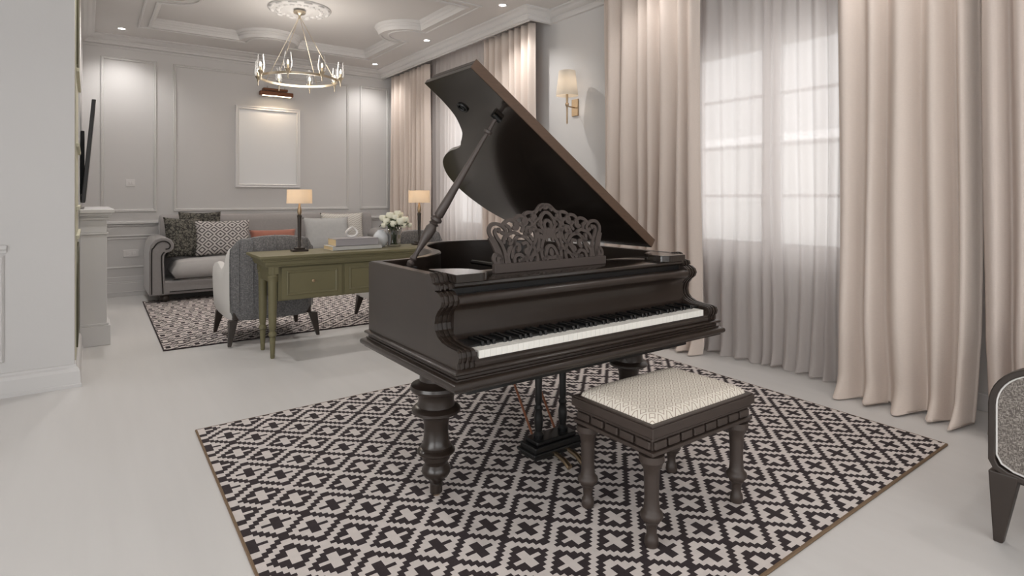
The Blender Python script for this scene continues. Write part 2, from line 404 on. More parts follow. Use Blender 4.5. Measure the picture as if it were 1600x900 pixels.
# windows in the right wall
def window(n, y0, y1, z0, z1):
    w = bpy.data.objects.new('window_%d' % n, None); C.objects.link(w); w.location = (4.39, (y0 + y1) / 2, z0); w['kind'] = 'structure'
    WM[w.name] = Matrix.Translation(w.location)
    bm = B(); x0, x1 = 4.33, 4.43
    sweep(bm, [(y0, z0), (y1, z0), (y1, z1), (y0, z1)], [(0, -.02), (0, .08), (-.06, .08), (-.06, -.02)], conv=lambda y, z, h: (4.42 - h, y, z))
    obj('window_frame', bm, 'winframe', w, bev=.004)
    ym = (y0 + y1) / 2
    for a, b in ((y0 + .05, ym - .005), (ym + .005, y1 - .05)):
        bm = B(); t = .075
        box(bm, 4.36, 4.40, a, a + t, z0 + .05, z1 - .05); box(bm, 4.36, 4.40, b - t, b, z0 + .05, z1 - .05)
        box(bm, 4.36, 4.40, a + t, b - t, z0 + .05, z0 + .13); box(bm, 4.36, 4.40, a + t, b - t, z1 - .13, z1 - .05)
        for k in (1, 2, 3):
            zz = z0 + .1 + (z1 - z0 - .2) * k / 4; box(bm, 4.365, 4.395, a + t, b - t, zz - .014, zz + .014)
        obj('sash', bm, 'winframe', w, bev=.003)
        bm = B(); box(bm, 4.378, 4.382, a + .07, b - .07, z0 + .12, z1 - .12); obj('pane', bm, 'pane', w)
    for yy in (ym - .06, ym + .06):
        for zz in (1.22, 1.52):
            bm = B(); box(bm, 4.335, 4.36, yy - .015, yy + .015, zz - .03, zz + .03); obj('window_handle', bm, 'brass', w, bev=.004)
    bm = B(); box(bm, 4.26, 4.34, y0 - .05, y1 + .05, z0 - .045, z0 - .01); obj('window_sill', bm, 'winframe', w, bev=.005)
window(1, *WIN[0][:2], *WIN[0][2:]); window(2, *WIN[1][:2], *WIN[1][2:])
w = bpy.data.objects.new('window_3', None); C.objects.link(w); w.location = (.35, YF - .06, .5); w['kind'] = 'structure'; WM[w.name] = Matrix.Translation(w.location)  # added unseen window, lets fill light in from behind the camera
bm = B()
for x in (-2.6, -1.13, .33, 1.8, 3.24): box(bm, x, x + .06, YF - .10, YF - .02, .5, 2.9)
box(bm, -2.6, 3.3, YF - .10, YF - .02, .5, .56); box(bm, -2.6, 3.3, YF - .10, YF - .02, 2.84, 2.9); obj('window_frame', bm, 'winframe', w, bev=.004)
bm = B(); box(bm, -2.55, 3.25, YF - .062, YF - .058, .55, 2.85); obj('pane', bm, 'pane', w)

w = bpy.data.objects.new('window_4', None); C.objects.link(w); w.location = (XW - .06, .2, .5); w['kind'] = 'structure'; WM[w.name] = Matrix.Translation(w.location)  # unseen window added to light the drapes and piano from the left
bm = B()
for y in (-1.8, -.5, .8, 2.14): box(bm, XW - .10, XW - .02, y, y + .06, .5, 2.9)
box(bm, XW - .10, XW - .02, -1.8, 2.2, .5, .56); box(bm, XW - .10, XW - .02, -1.8, 2.2, 2.84, 2.9); obj('window_frame', bm, 'winframe', w, bev=.004)
bm = B(); box(bm, XW - .062, XW - .058, -1.75, 2.15, .55, 2.85); obj('pane', bm, 'pane', w)

# house across the street, seen through the sheers
t = thing('house', 'pale house facade across the street seen through the sheer curtain', 'building', (15, 3, -3))
bm = B(); box(bm, 15, 21, -12, 22, -3, 2.75); obj('wall', bm, 'facade', t)
bm = B(); box(bm, 14.8, 21.2, -12.2, 22.2, 2.75, 2.95); obj('roof_edge', bm, 'winframe', t)

# built-in bookcase strip and fireplace on the left wall
t = thing('bookcase', 'built-in cream bookcase with olive arched panels beside the fireplace', 'bookcase', (-.07, 5.55, .15))
bm = B(); box(bm, XL, -.068, 5.02, 6.08, .15, 3.12); obj('face_frame', bm, 'cream', t)
def archpts(y0, y1, z0, z1):
    r = (y1 - y0) / 2; c = (y0 + y1) / 2
    return [(y0, z0), (y1, z0)] + [(c + r * math.cos(PI * k / 12), z1 - r + r * math.sin(PI * k / 12)) for k in range(13)]
bm = B(); extr(bm, archpts(5.1, 6.0, 2.20, 3.05), lambda y, z: (-.068, y, z), lambda y, z: (-.058, y, z)); obj('arched_panel', bm, 'olive_dark', t)
bm = B(); extr(bm, archpts(5.1, 6.0, .22, .93), lambda y, z: (-.068, y, z), lambda y, z: (-.058, y, z)); obj('cabinet_door', bm, 'olive_dark', t)
for z in (.98, 1.18, 1.62, 2.14):
    bm = B(); box(bm, -.068, -.050, 5.04, 6.06, z, z + .025); obj('shelf', bm, 'cream', t, bev=.003)
t = thing('fireplace', 'white fireplace surround with moulded mantel shelf under the television', 'fireplace', (.03, 7.05, 0))
bm = B(); box(bm, -.06, .13, 6.13, 6.42, .18, .95); box(bm, -.06, .13, 7.68, 7.97, .18, .95); box(bm, -.06, .11, 6.42, 7.68, .90, 1.08); obj('surround', bm, 'trim', t, bev=.006)
for y0, y1 in ((6.11, 6.44), (7.66, 7.99)):
    bm = B(); box(bm, -.06, .155, y0, y1, 0, .17); box(bm, -.06, .143, y0 + .008, y1 - .008, .17, .19); obj('plinth', bm, 'trim', t, bev=.004)
bm = B()
for z0, z1, e in ((.95, .965, .012), (.965, 1.075, 0), (1.075, 1.095, .02), (1.095, 1.11, .012), (1.11, 1.135, .035), (1.135, 1.165, .055)): box(bm, -.06, .13 + e, 6.13 - e, 7.97 + e, z0, z1)
obj('mantel_shelf', bm, 'trim', t, bev=.004)
bm = B(); box(bm, -.058, -.04, 6.42, 7.68, .0, .90); obj('firebox', bm, 'black', t)
t = thing('television', 'black flat television tilted forward on the wall above the mantel', 'television', (-.03, 7.1, 1.25))
R = Matrix.Rotation(math.radians(5.5), 3, 'Y')
bm = B(); vs = box(bm, -.053, -.022, 6.32, 7.88, 1.22, 2.13)
for v in vs: v.co.x += (v.co.z - 1.22) * .085
obj('screen', bm, 'black', t, bev=.005)
bm = B(); box(bm, -.06, -.030, 6.9, 7.3, 1.30, 1.9); obj('wall_bracket', bm, 'black', t)

# ------------------------------------------------------------------ rugs
ROWS = ((0, 'A'), (6, 'A'), (14, 'B'), (20, 'B'))      # rows of diamonds in one 28 stitch repeat
def stitch(i, j):
    """1 where the stitch is dark: two rows of lattice diamonds with a cross, then two rows of framed crosses"""
    base = (j // 28) * 28
    for rep in (-28, 0, 28):
        for k, (y0, kind) in enumerate(ROWS):
            dy = j - (base + rep + y0)
            if abs(dy) > 8: continue
            off = 6 if k % 2 else 0
            n0 = (i - off) // 12
            for n in (n0, n0 + 1):
                dx = i - off - 12 * n; a, b = dx + dy, dx - dy; xx = abs(dx - .5)
                if kind == 'A':
                    if -6 <= a <= 7 and -6 <= b <= 7 and (a in (-6, -5, 6, 7) or b in (-6, -5, 6, 7)): return 1
                    if (dy == 0 and xx <= 2.5) or (abs(dy) <= 2 and xx <= .5): return 1
                else:
                    u, v = abs(a - .5), abs(b - .5)
                    if max(u, v) <= 4.5 and not ((dy == 0 and xx <= 2.5) or (abs(dy) <= 2 and xx <= .5)): return 1
    return 0
def rug(name, q, h, label, s=.01815, ph=(0, 0), group=None, bindm='rugdark'):
    NL, NR, FR, FL = [Vector(p) for p in q]
    nx = round((NR - NL).length / s); ny = round((FL - NL).length / (s))
    t = thing(name, label, 'rug', ((NL.x + FR.x) / 2, (NL.y + FR.y) / 2, 0), 0, group)
    vs = []; fs = []; mi = []
    W = WM[t.name].inverted()
    for j in range(ny + 1):
        for i in range(nx + 1):
            u, v = i / nx, j / ny
            p = (NL * (1 - u) + NR * u) * (1 - v) + (FL * (1 - u) + FR * u) * v
            vs.append(W @ Vector((p.x, p.y, h)))
    for j in range(ny):
        for i in range(nx):
            a = j * (nx + 1) + i; fs.append((a, a + 1, a + nx + 2, a + nx + 1)); mi.append(1 - stitch(i + ph[0], j + ph[1]))
    me = bpy.data.meshes.new('woven_field'); me.from_pydata([tuple(v) for v in vs], [], fs)
    me.materials.append(M['rugdark']); me.materials.append(M['ruglight']); me.polygons.foreach_set('material_index', mi)
    o = bpy.data.objects.new('woven_field', me); C.objects.link(o); o.parent = t
    bm = B(); path = [tuple(p) for p in (NL, NR, FR, FL)]
    sweep(bm, path, [(-.004, 0.001), (.004, .001), (.005, h * .5), (.003, h), (-.004, h + .0005)])
    obj('binding', bm, bindm, t)
    return t
rug('rug', [(.445, 1.07), (3.553, 1.122), (3.69, 3.665), (.473, 3.57)], .011, 'cream and dark plum patterned rug under the grand piano and bench', ph=(0, 19), bindm='rugedge')
rug('rug', [(.504, 5.585), (3.6, 5.585), (3.6, 8.35), (.535, 8.35)], .011, 'cream and dark patterned rug under the sofa and tub chairs', ph=(5, 2))

# ------------------------------------------------------------------ grand piano
px0, px1 = 1.03, 2.50
piano = thing('grand_piano', 'dark brown antique grand piano with raised lid and carved music desk', 'piano', (1.76, 2.4, .012))
rimback = [(2.50, 3.06), (2.40, 3.22), (2.26, 3.34), (2.10, 3.40), (1.93, 3.41), (1.77, 3.36), (1.645, 3.24), (1.575, 3.10), (1.535, 2.96), (1.505, 2.83), (1.455, 2.735), (1.38, 2.655), (1.28, 2.58), (1.17, 2.545)]
RB = [(2.50, 2.9)] + catmull(rimback, 4) + [(px0, 2.53)]
plan = [(px0, 1.745), (px1, 1.745)] + RB      # anticlockwise
def bslab(bm, e, z0, z1): slab(bm, offset(plan, e), z0, z1)
bm = B()
for e, z0, z1 in ((.016, .596, .602), (.010, .634, .640), (.002, .640, .652)): bslab(bm, e, z0, z1)
obj('case_bottom', bm, 'piano', piano, bev=.0015)
bm = B(); sweep(bm, plan, [(-.03, .602), (.014, .602), (.024, .605), (.030, .610), (.032, .618), (.030, .626), (.024, .631), (.014, .634), (-.03, .634)]); obj('base_moulding', bm, 'piano', piano, smooth=True)
bm = B(); sweep(bm, plan, [(-.03, .652), (.004, .652), (.012, .654), (.016, .659), (.016, .664), (.010, .669), (.002, .672), (-.03, .672)]); obj('base_moulding', bm, 'piano', piano, smooth=True)
bm = B(); slab(bm, offset(plan, -.10), .54, .597); obj('underframe', bm, 'piano_black', piano)
# bent rim
bm = B(); path = [(px1, 1.97)] + RB + [(px0, 1.97)]
sweep(bm, path, [(0, .672), (0, .972), (-.006, .980), (-.045, .980), (-.050, .974), (-.050, .672)], closed=False)
obj('rim', bm, 'piano', piano, smooth=True)
# cheeks
prof = [(1.97, .672), (1.97, .98), (1.95, .98), (1.938, .968), (1.930, .948), (1.902, .943), (1.898, .930), (1.914, .924), (1.885, .918), (1.866, .906), (1.859, .890), (1.866, .873), (1.886, .857), (1.906, .832), (1.913, .803), (1.908, .778), (1.888, .757), (1.855, .743), (1.805, .736), (1.752, .734), (1.742, .729), (1.738, .715), (1.742, .700), (1.750, .695), (1.750, .672)]
for xa, nm in ((px0, 0), (px1 - .07, 1)):
    bm = B()
    for a, b, e in ((0, .012, .003), (.012, .018, .006), (.018, .032, 0), (.032, .038, .006), (.038, .052, 0), (.052, .058, .006), (.058, .07, .003)):
        if nm: a, b = .07 - b, .07 - a
        pp = offset(prof[::-1], -e) if e else prof[::-1]
        pp = [(max(min(y, 1.97), 1.7), max(z, .672)) for y, z in pp]
        extr(bm, pp, lambda y, z: (xa + a, y, z), lambda y, z: (xa + b, y, z))
    obj('cheek', bm, 'piano', piano)
kx0, kx1 = px0 + .07, px1 - .07
bm = B()   # fallboard with rolled top edge
fp = [(1.935, .672), (1.935, .90), (1.89, .906), (1.870, .906), (1.856, .901), (1.849, .892), (1.849, .882), (1.855, .872), (1.866, .866), (1.876, .862), (1.882, .854), (1.888, .844), (1.890, .80), (1.893, .760), (1.890, .748), (1.894, .738), (1.894, .672)]
extr(bm, fp, lambda y, z: (kx0 + .001, y, z), lambda y, z: (kx1 - .001, y, z)); obj('fallboard', bm, 'piano', piano, smooth=True)
bm = B()   # top shelf
sp = [(2.16, .928), (2.16, .950), (1.892, .950), (1.886, .947), (1.884, .938), (1.888, .931), (1.895, .928)]
extr(bm, sp, lambda y, z: (kx0 + .001, y, z), lambda y, z: (kx1 - .001, y, z)); obj('top_shelf', bm, 'piano_gloss', piano, smooth=True)
bm = B(); box(bm, kx0, kx1, 1.915, 1.935, .90, .93); obj('name_rail', bm, 'piano_black', piano)
bm = B()   # key slip
ks = [(1.775, .672), (1.775, .704), (1.748, .704), (1.742, .698), (1.744, .690), (1.738, .684), (1.741, .672)]
extr(bm, ks, lambda y, z: (kx0 - .0, y, z), lambda y, z: (kx1, y, z)); obj('key_slip', bm, 'piano', piano)
bm = B(); box(bm, kx0, kx1, 1.775, 1.893, .672, .700); obj('key_bed', bm, 'piano_black', piano)
nk = 52; k0 = 1.117; k1 = 2.397; kw = (k1 - k0) / nk
for a, b in ((kx0, k0 - .002), (k1 + .002, kx1)):
    bm = B(); box(bm, a, b, 1.748, 1.892, .700, .722); obj('key_block', bm, 'piano', piano, bev=.002)
def key_mesh(w, y0, y1, z0, z1, top=1.0):
    bm = B(); vs = box(bm, -w / 2, w / 2, y0, y1, z0, z1)
    for v in vs:
        if v.co.z > z1 - 1e-4: v.co.x *= top; v.co.y += (.006 if (top < 1 and v.co.y < y0 + .01) else 0)
    return bm
order = 'CBAGFED'
first = None
for i in range(nk):
    if first is None:
        bm = key_mesh(kw - .0007, 1.742, 1.890, .700, .728); bm.transform(Matrix.Translation((k0 + kw / 2, 0, 0)))
        first = obj('white_key', bm, 'white_key', piano, bev=.001)
    else:
        c = first.copy(); C.objects.link(c); c.location = (i * kw, 0, 0)
firstb = None
for i in range(nk - 1):
    a = order[i % 7]; 
    if i == nk - 1 or a in 'CF': continue
    if firstb is None:
        xb = k0 + (i + 1) * kw; bm = key_mesh(.0135, 1.788, 1.889, .724, .744, .8); bm.transform(Matrix.Translation((xb, 0, 0)))
        firstb = obj('black_key', bm, 'black_key', piano, bev=.001); ib = i
    else:
        c = firstb.copy(); C.objects.link(c); c.location = ((i - ib) * kw, 0, 0)
# candle trays
def tray(xa, s):
    pts = [(0, 0), (.10, -.002), (.13, .004), (.148, .022), (.153, .05), (.150, .09), (.14, .13), (.11, .17), (.06, .20), (.03, .215), (0, .22)]
    pts = catmull(pts, 3)
    bm = B(); P = [(xa + s * x, 1.872 + y) for x, y in pts]; slab(bm, P, .951, .982)
    obj('candle_tray', bm, 'piano_gloss', piano, bev=.002)
tray(kx0 + .002, 1); tray(kx1 - .002, -1)
# inside: plate, pin block, struts, dampers
bm = B(); slab(bm, offset(plan, -.052), .70, .735); obj('soundboard', bm, 'piano_black', piano)
bm = B(); box(bm, kx0, kx1, 2.14, 2.18, .735, .928); box(bm, kx0, kx1, 2.18, 2.34, .84, .90); obj('pin_block', bm, 'iron', piano, bev=.003)
bm = B()
for k in range(60):
    for r_ in range(2):
        x = kx0 + .05 + k * (kx1 - kx0 - .1) / 60 + r_ * .008; tube(bm, [(x, 2.21 + r_ * .05, .90), (x, 2.21 + r_ * .05, .922)], .0035, 6)
o = obj('tuning_pins', bm, 'chrome', piano); o['kind'] = 'stuff'
for x in (1.45, 1.85, 2.2):
    bm = B(); tube(bm, [(x, 2.30, .895), (x + .12, 3.15, .86)], .014, 8); obj('plate_strut', bm, 'iron', piano, smooth=True)
for x, y in ((1.30, 2.28), (1.42, 2.20)):
    bm = B(); lathe(bm, [(.022, .900), (.022, .908), (.012, .915)], x, y, 16); obj('hitch_disc', bm, 'brass', piano, smooth=True)
# lid
A = math.radians(35.7); hx, hz = 2.462, .998
def lidP(u, y, w): return (hx - u * math.cos(A) + w * math.sin(A), y, hz + u * math.sin(A) + w * math.cos(A))
lidout = [(1.296, 2.549), (1.18, 2.579), (1.069, 2.657), (1.02, 2.72), (.985, 2.78), (.953, 2.83), (.935, 2.90), (.925, 2.985), (.885, 3.11), (.82, 3.22), (.70, 3.326), (.536, 3.375), (.385, 3.36), (.272, 3.315), (.158, 3.22), (.06, 3.08), (0, 2.95)]
LO = [(0, 2.12), (1.409, 2.12), (1.409, 2.545)] + catmull(lidout, 4)
bm = B(); extr(bm, LO, lambda u, y: lidP(u, y, 0), lambda u, y: lidP(u, y, .024)); lid = obj('lid', bm, 'piano_gloss', piano, bev=.002)
bm = B(); extr(bm, [(.01, 2.12), (1.409, 2.12), (1.409, 2.50), (.01, 2.50)], lambda u, y: lidP(u, y, .0245), lambda u, y: lidP(u, y, .046)); obj('folded_front_flap', bm, 'piano', lid, bev=.002)['label'] = 'front flap folded back over the lid'
bm = B(); extr(bm, [(.004, 2.113), (1.412, 2.113), (1.412, 2.1195), (.004, 2.1195)], lambda u, y: lidP(u, y, -.001), lambda u, y: lidP(u, y, .047)); obj('front_edge', bm, 'piano_edge_lit', lid, bev=.002)['label'] = 'front edge of the lid, painted browner for the light on it'
bm = B(); c = Vector(lidP(1.215, 2.446, -.004)); u_ = Vector((-math.cos(A), 0, math.sin(A))); v_ = Vector((0, 1, 0))
tube(bm, [c + (u_ * math.cos(t_) + v_ * math.sin(t_)) * .026 for t_ in [2 * PI * k / 20 for k in range(20)]], .006, 8, closed=True)
tube(bm, [c + u_ * -.01, c + u_ * .012], .006, 8); obj('lid_socket', bm, 'piano_black', lid, smooth=True)
bm = B(); c = Vector(lidP(1.12, 2.262, -.012)); tube(bm, [c - u_ * .025, c + u_ * .025], .014, 10); obj('prop_hinge', bm, 'piano_black', lid, smooth=True)
# prop stick
p0 = Vector((1.185, 2.44, .955)); p1 = Vector(lidP(1.12, 2.262, -.01)); L = (p1 - p0).length
pr_ = [(0, .013), (.02, .019), (.035, .011), (.05, .018), (.07, .012), (.10, .011), (.14, .016), (.20, .024), (.25, .026), (.272, .018), (.28, .025), (.29, .015), (.30, .027), (.315, .027), (.325, .016), (.335, .022), (.42, .021), (.6, .015), (.80, .0105), (.885, .009), (.89, .020), (.905, .021), (.91, .012), (.93, .010), (1, .009)]
bm = B(); tube(bm, [p0.lerp(p1, t_) for t_, _ in pr_], [r for _, r in pr_], 14); obj('lid_prop', bm, 'carve', piano, smooth=True)
bm = B(); box(bm, 1.155, 1.215, 2.41, 2.47, .735, .955); obj('prop_block', bm, 'piano_black', piano, bev=.004)
# carved music desk
md = B(); DX, DY, DZ, DW, DH = 1.690, 2.02, .951, .318, .285
half = [
 [(.96, .12), (.99, .2), (.95, .27), (.88, .24), (.87, .17), (.90, .12)],
 [(.86, .12), (.87, .25), (.91, .38), (.95, .48), (1.0, .55), (1.01, .63), (.97, .70), (.90, .72), (.82, .70), (.76, .65), (.74, .60), (.78, .57), (.82, .60)],
 [(.93, .13), (.92, .24), (.95, .36), (.99, .46), (1.02, .52)],
 [(.80, .12), (.80, .28), (.84, .42), (.90, .52), (.92, .60), (.88, .64)],
 [(.74, .12), (.76, .22), (.72, .32), (.64, .40), (.56, .40), (.55, .33), (.60, .30)],
 [(.78, .70), (.70, .76), (.62, .77), (.55, .73), (.53, .67), (.57, .63), (.62, .66)],
 [(.58, .76), (.52, .82), (.44, .83), (.38, .79), (.37, .73), (.42, .70), (.46, .73)],
 [(.42, .82), (.36, .87), (.28, .88), (.22, .85), (.20, .79), (.25, .76), (.29, .79)],
 [(.24, .87), (.18, .89), (.14, .93), (.08, .985), (0, 1.0)],
 [(.12, .90), (.09, .95), (.04, .97), (0, .93)],
 [(.66, .12), (.64, .22), (.56, .25), (.50, .20), (.54, .15), (.59, .17)],
 [(.70, .20), (.60, .48), (.48, .52), (.38, .46), (.30, .34), (.26, .20), (.27, .12)],
 [(.50, .52), (.60, .58), (.70, .56), (.78, .50), (.80, .42)],
 [(.46, .12), (.42, .24), (.36, .34), (.26, .44), (.24, .56), (.30, .64), (.38, .64), (.40, .57), (.35, .54)],
 [(.40, .12), (.34, .22), (.24, .30), (.20, .42), (.20, .56), (.24, .68), (.20, .76), (.12, .78)],
 [(.16, .12), (.18, .26), (.14, .40), (.10, .48), (.10, .60), (.14, .70), (.10, .80), (.05, .86), (0, .88)],
 [(.08, .12), (.10, .22), (.06, .32), (0, .36)], [(.06, .42), (.05, .56), (.06, .70), (0, .76)],
 [(.18, .14), (.10, .18), (0, .16)], [(.30, .62), (.28, .72), (.34, .78)], [(.48, .58), (.44, .66), (.50, .72)],
 [(.66, .58), (.68, .66), (.74, .70)], [(.50, .40), (.42, .42), (.40, .34), (.46, .30)], [(.10, .56), (.18, .60), (.26, .58)], [(.56, .12), (.47, .19), (.36, .18)],
 [(.62, .48), (.66, .42), (.72, .42)], [(.30, .44), (.34, .52), (.44, .56)], [(.14, .30), (.22, .30)], [(.12, .70), (.18, .68)]]
def ribbon(bm, pts, wd, th):
    P = catmull(pts, 5); P = [Vector(p) for p in P]; n = len(P); L_, R_ = [], []
    for i, p in enumerate(P):
        t_ = (P[min(i + 1, n - 1)] - P[max(i - 1, 0)]).normalized(); nn = Vector((-t_.y, t_.x))
        w_ = wd * (1 if 0 < i < n - 1 else .6)
        L_.append(p + nn * w_); R_.append(p - nn * w_)
    for k in range(n - 1):
        q = [L_[k], L_[k + 1], R_[k + 1], R_[k]]
        extr(bm, [tuple(v) for v in q], lambda x, z: dk(x, z, -th), lambda x, z: dk(x, z, th))
def dk(x, z, t_):
    return (DX + x, DY + z * .22 + t_, DZ + z)
for s_ in half:
    for sg in (1, -1):
        jit = 0 if sg == 1 else .002
        ribbon(md, [(sg * a * DW, b * DH) for a, b in s_], .0074, .005 + jit * .2)
for (a, b, r) in ((0, .55, .10), (.33, .60, .06), (.57, .70, .05), (.42, .76, .05), (.25, .82, .05), (.56, .34, .05), (.85, .62, .05), (.15, .50, .05), (0, .25, .07), (.30, .25, .05), (.7, .48, .05), (.45, .28, .045), (.12, .72, .045)):
    for sg in ((1, -1) if a else (1,)):
        pts = [(sg * a * DW + r * .25 * math.cos(2 * PI * k / 10) * .7, b * DH + r * .25 * math.sin(2 * PI * k / 10)) for k in range(10)]
        extr(md, pts, lambda x, z: dk(x, z, -.006), lambda x, z: dk(x, z, .006))
desk = obj('music_desk', md, 'carve', piano)
bm = B(); vs = box(bm, DX - DW * 1.01, DX + DW * 1.01, DY - .010, DY + .014, DZ, DZ + .038); obj('desk_rail', bm, 'carve', desk, bev=.002)
# legs
legp = [(.020, .018), (.026, .024), (.026, .058), (.022, .062), (.030, .070), (.034, .080), (.050, .092), (.060, .108), (.061, .122), (.054, .136), (.048, .146), (.052, .160), (.058, .166), (.060, .186), (.074, .190), (.080, .196), (.080, .202), (.074, .208), (.062, .212), (.064, .222), (.055, .236), (.051, .28), (.053, .32), (.060, .345), (.064, .352), (.088, .358), (.103, .367), (.103, .378), (.092, .388), (.078, .392), (.075, .42), (.080, .444), (.084, .448), (.104, .456), (.110, .468), (.106, .480), (.082, .486), (.070, .50), (.070, .545)]
for x, y in ((1.195, 2.20), (2.37, 2.20), (2.22, 3.20)):
    bm = B(); lathe(bm, legp, x, y, 36); lg = obj('leg', bm, 'piano', piano, smooth=True)
    bm = B(); lathe(bm, [(.010, .012), (.017, .013), (.020, .024), (.017, .034), (.008, .036)], x, y, 16); obj('caster', bm, 'brass', lg, smooth=True)
# pedal lyre
ly = B(); LX, LY = 1.80, 2.16
box(ly, LX - .14, LX + .14, LY - .05, LY + .07, .055, .115); box(ly, LX - .155, LX + .155, LY - .06, LY + .08, .075, .090); box(ly, LX - .12, LX + .12, LY - .04, LY + .06, .115, .135)
lyre = obj('pedal_lyre', ly, 'piano_black', piano, bev=.006)
bm = B(); box(bm, LX - .13, LX + .13, LY - .04, LY + .06, .515, .545); obj('lyre_head', bm, 'piano_black', lyre, bev=.006)
colp = [(.024, .135), (.026, .15), (.016, .165), (.020, .19), (.022, .23), (.016, .26), (.022, .275), (.014, .29), (.018, .31), (.016, .36), (.019, .44), (.017, .48), (.024, .50), (.024, .52)]
for dx in (-.075, .075):
    bm = B(); lathe(bm, colp, LX + dx, LY + .01, 16); obj('lyre_column', bm, 'piano_black', lyre, smooth=True)
for dx in (-.07, .07):
    bm = B(); tube(bm, [(LX + dx, LY + .06, .12), (LX + dx + .0, LY + .36, .545)], .006, 8); obj('brace_rod', bm, 'copper', lyre, smooth=True)
for dx in (-.02, .06):
    bm = B(); tube(bm, [(LX + dx, LY - .04, .065), (LX + dx, LY - .11, .055), (LX + dx, LY - .15, .035)], [.009, .012, .014], 8); obj('pedal', bm, 'brass', lyre, smooth=True)

# ------------------------------------------------------------------ bench
bench = thing('piano_bench', 'dark carved wooden bench with cream patterned seat in front of the keyboard', 'bench', (1.91, 1.585, .012))
bx0, bx1, by0, by1 = 1.605, 2.225, 1.375, 1.795
bm = B()
def ring(bm, e, z0, z1): box(bm, bx0 - e, bx1 + e, by0 - e, by1 + e, z0, z1)
ring(bm, 0, .455, .462); ring(bm, .004, .420, .455); ring(bm, -.004, .414, .420); obj('seat_rail', bm, 'benchw', bench, bev=.005)
bm = B(); ring(bm, -.006, .404, .414); ring(bm, -.018, .366, .404); ring(bm, -.002, .352, .366); ring(bm, -.016, .344, .352)
ap = obj('apron', bm, 'benchw', bench, bev=.003)
nb = 8
for k in range(nb):
    w_ = (bx1 - bx0 - .03) / nb
    for yy, s_ in ((by0 + .018, -1), (by1 - .018, 1)):
        bm = B(); box(bm, bx0 + .015 + k * w_ + .006, bx0 + .015 + (k + 1) * w_ - .006, min(yy, yy + s_ * .013), max(yy, yy + s_ * .013), .371, .400); obj('carved_block', bm, 'benchw', ap, bev=.004)
for k in range(5):
    w_ = (by1 - by0 - .03) / 5
    for xx, s_ in ((bx0 + .018, -1), (bx1 - .018, 1)):
        bm = B(); box(bm, min(xx, xx + s_ * .013), max(xx, xx + s_ * .013), by0 + .015 + k * w_ + .006, by0 + .015 + (k + 1) * w_ - .006, .371, .400); obj('carved_block', bm, 'benchw', ap, bev=.004)
def uvgrid(bm, nx, ny, f):
    uv = bm.loops.layers.uv.verify(); V = [[bm.verts.new(f(i / nx, j / ny)) for i in range(nx + 1)] for j in range(ny + 1)]
    for j in range(ny):
        for i in range(nx):
            F_ = bm.faces.new((V[j][i], V[j][i + 1], V[j + 1][i + 1], V[j + 1][i]))
            for l, (a, b) in zip(F_.loops, ((i, j), (i + 1, j), (i + 1, j + 1), (i, j + 1))): l[uv].uv = (a / nx, b / ny)
    return V
bm = B()
def pad(u, v):
    e = .018; x = bx0 + e + (bx1 - bx0 - 2 * e) * u; y = by0 + e + (by1 - by0 - 2 * e) * v
    g = lambda t_: (1 - abs(2 * t_ - 1) ** 14)
    h = (g(u) * g(v)) ** .5 * .030 + .012 * (math.sin(PI * u) * math.sin(PI * v)) ** .6
    pu = .010 * math.sin(PI * min(1, h / .03)) if h < .03 else 0
    return (x, y, .459 + h)
uvgrid(bm, 60, 44, pad); obj('seat_pad', bm, 'p_bench', bench, smooth='all')
blp = [(.022, .012), (.026, .02), (.024, .045), (.018, .055), (.020, .085), (.026, .098), (.030, .102), (.024, .108), (.038, .114), (.042, .122), (.040, .134), (.032, .142), (.029, .150), (.026, .19), (.028, .27), (.031, .295), (.038, .305), (.042, .318), (.046, .322), (.046, .346)]
for x in (bx0 + .042, bx1 - .055):
    for y in (by0 + .042, by1 - .045):
        bm = B(); lathe(bm, blp, x, y, 28); obj('leg', bm, 'benchw', bench, smooth=True)

# ------------------------------------------------------------------ curtains
def curtain(name, x, y0, y1, z1, m, label, cat, amp=.06, wl=.16, seed=0, pool=.05, group=None, zf=.006, tilt=0):
    rnd = random.Random(seed); n = max(12, int(abs(y1 - y0) / .008)); nz = 44
    folds = []; y = 0; L = y1 - y0
    while y < L: w = wl * rnd.uniform(.6, 1.45); folds.append((y, w, rnd.uniform(.65, 1.15), rnd.uniform(-.4, .4))); y += w
    def prof(s):
        for a, w, h, sk in folds:
            if a <= s < a + w:
                t_ = (s - a) / w; t_ = t_ ** (1 + .5 * sk); return h * (math.sin(2 * PI * t_ - PI / 2)) 
        return -1
    bm = B(); rows = []
    for j in range(nz + 1):
        v = j / nz; v = v ** 1.6; z = zf + (z1 - zf) * v; row = []
        for i in range(n + 1):
            s = L * i / n; d = prof(s); k = amp * (.62 + .38 * (1 - v)) 
            wob = .012 * math.sin(s * 9 + z * 1.7 + seed) * (1 - v)
            pl = pool * max(0, 1 - z / .16) ** 2
            side = .02 * math.sin(s * 5 + seed) * max(0, 1 - z / .5)
            yy = y0 + s + wob + side
            row.append(bm.verts.new((x - k * d - wob - pl * (1.0 + .6 * d), yy, z + (.012 * (1 + math.sin(s * 23 + seed)) if j == 0 else 0))))
        rows.append(row)
    for a, b in zip(rows, rows[1:]):
        for i in range(n): bm.faces.new((a[i], a[i + 1], b[i + 1], b[i]))
    o = obj(name, bm, m, smooth='all')
    if m != 'sheer':
        s_ = o.modifiers.new('Solidify', 'SOLIDIFY'); s_.thickness = .004
    return tag(o, label, cat, group)
curtain('drape', 3.985, 7.58, 8.86, 3.20, 'drape', 'blush floor-length drape in the far corner beyond the green desk', 'curtain', .055, .14, 1)
curtain('sheer_curtain', 4.13, 5.38, 7.75, 3.30, 'sheer', 'white sheer curtain over the far window behind the raised piano lid', 'curtain', .03, .11, 2, .02)
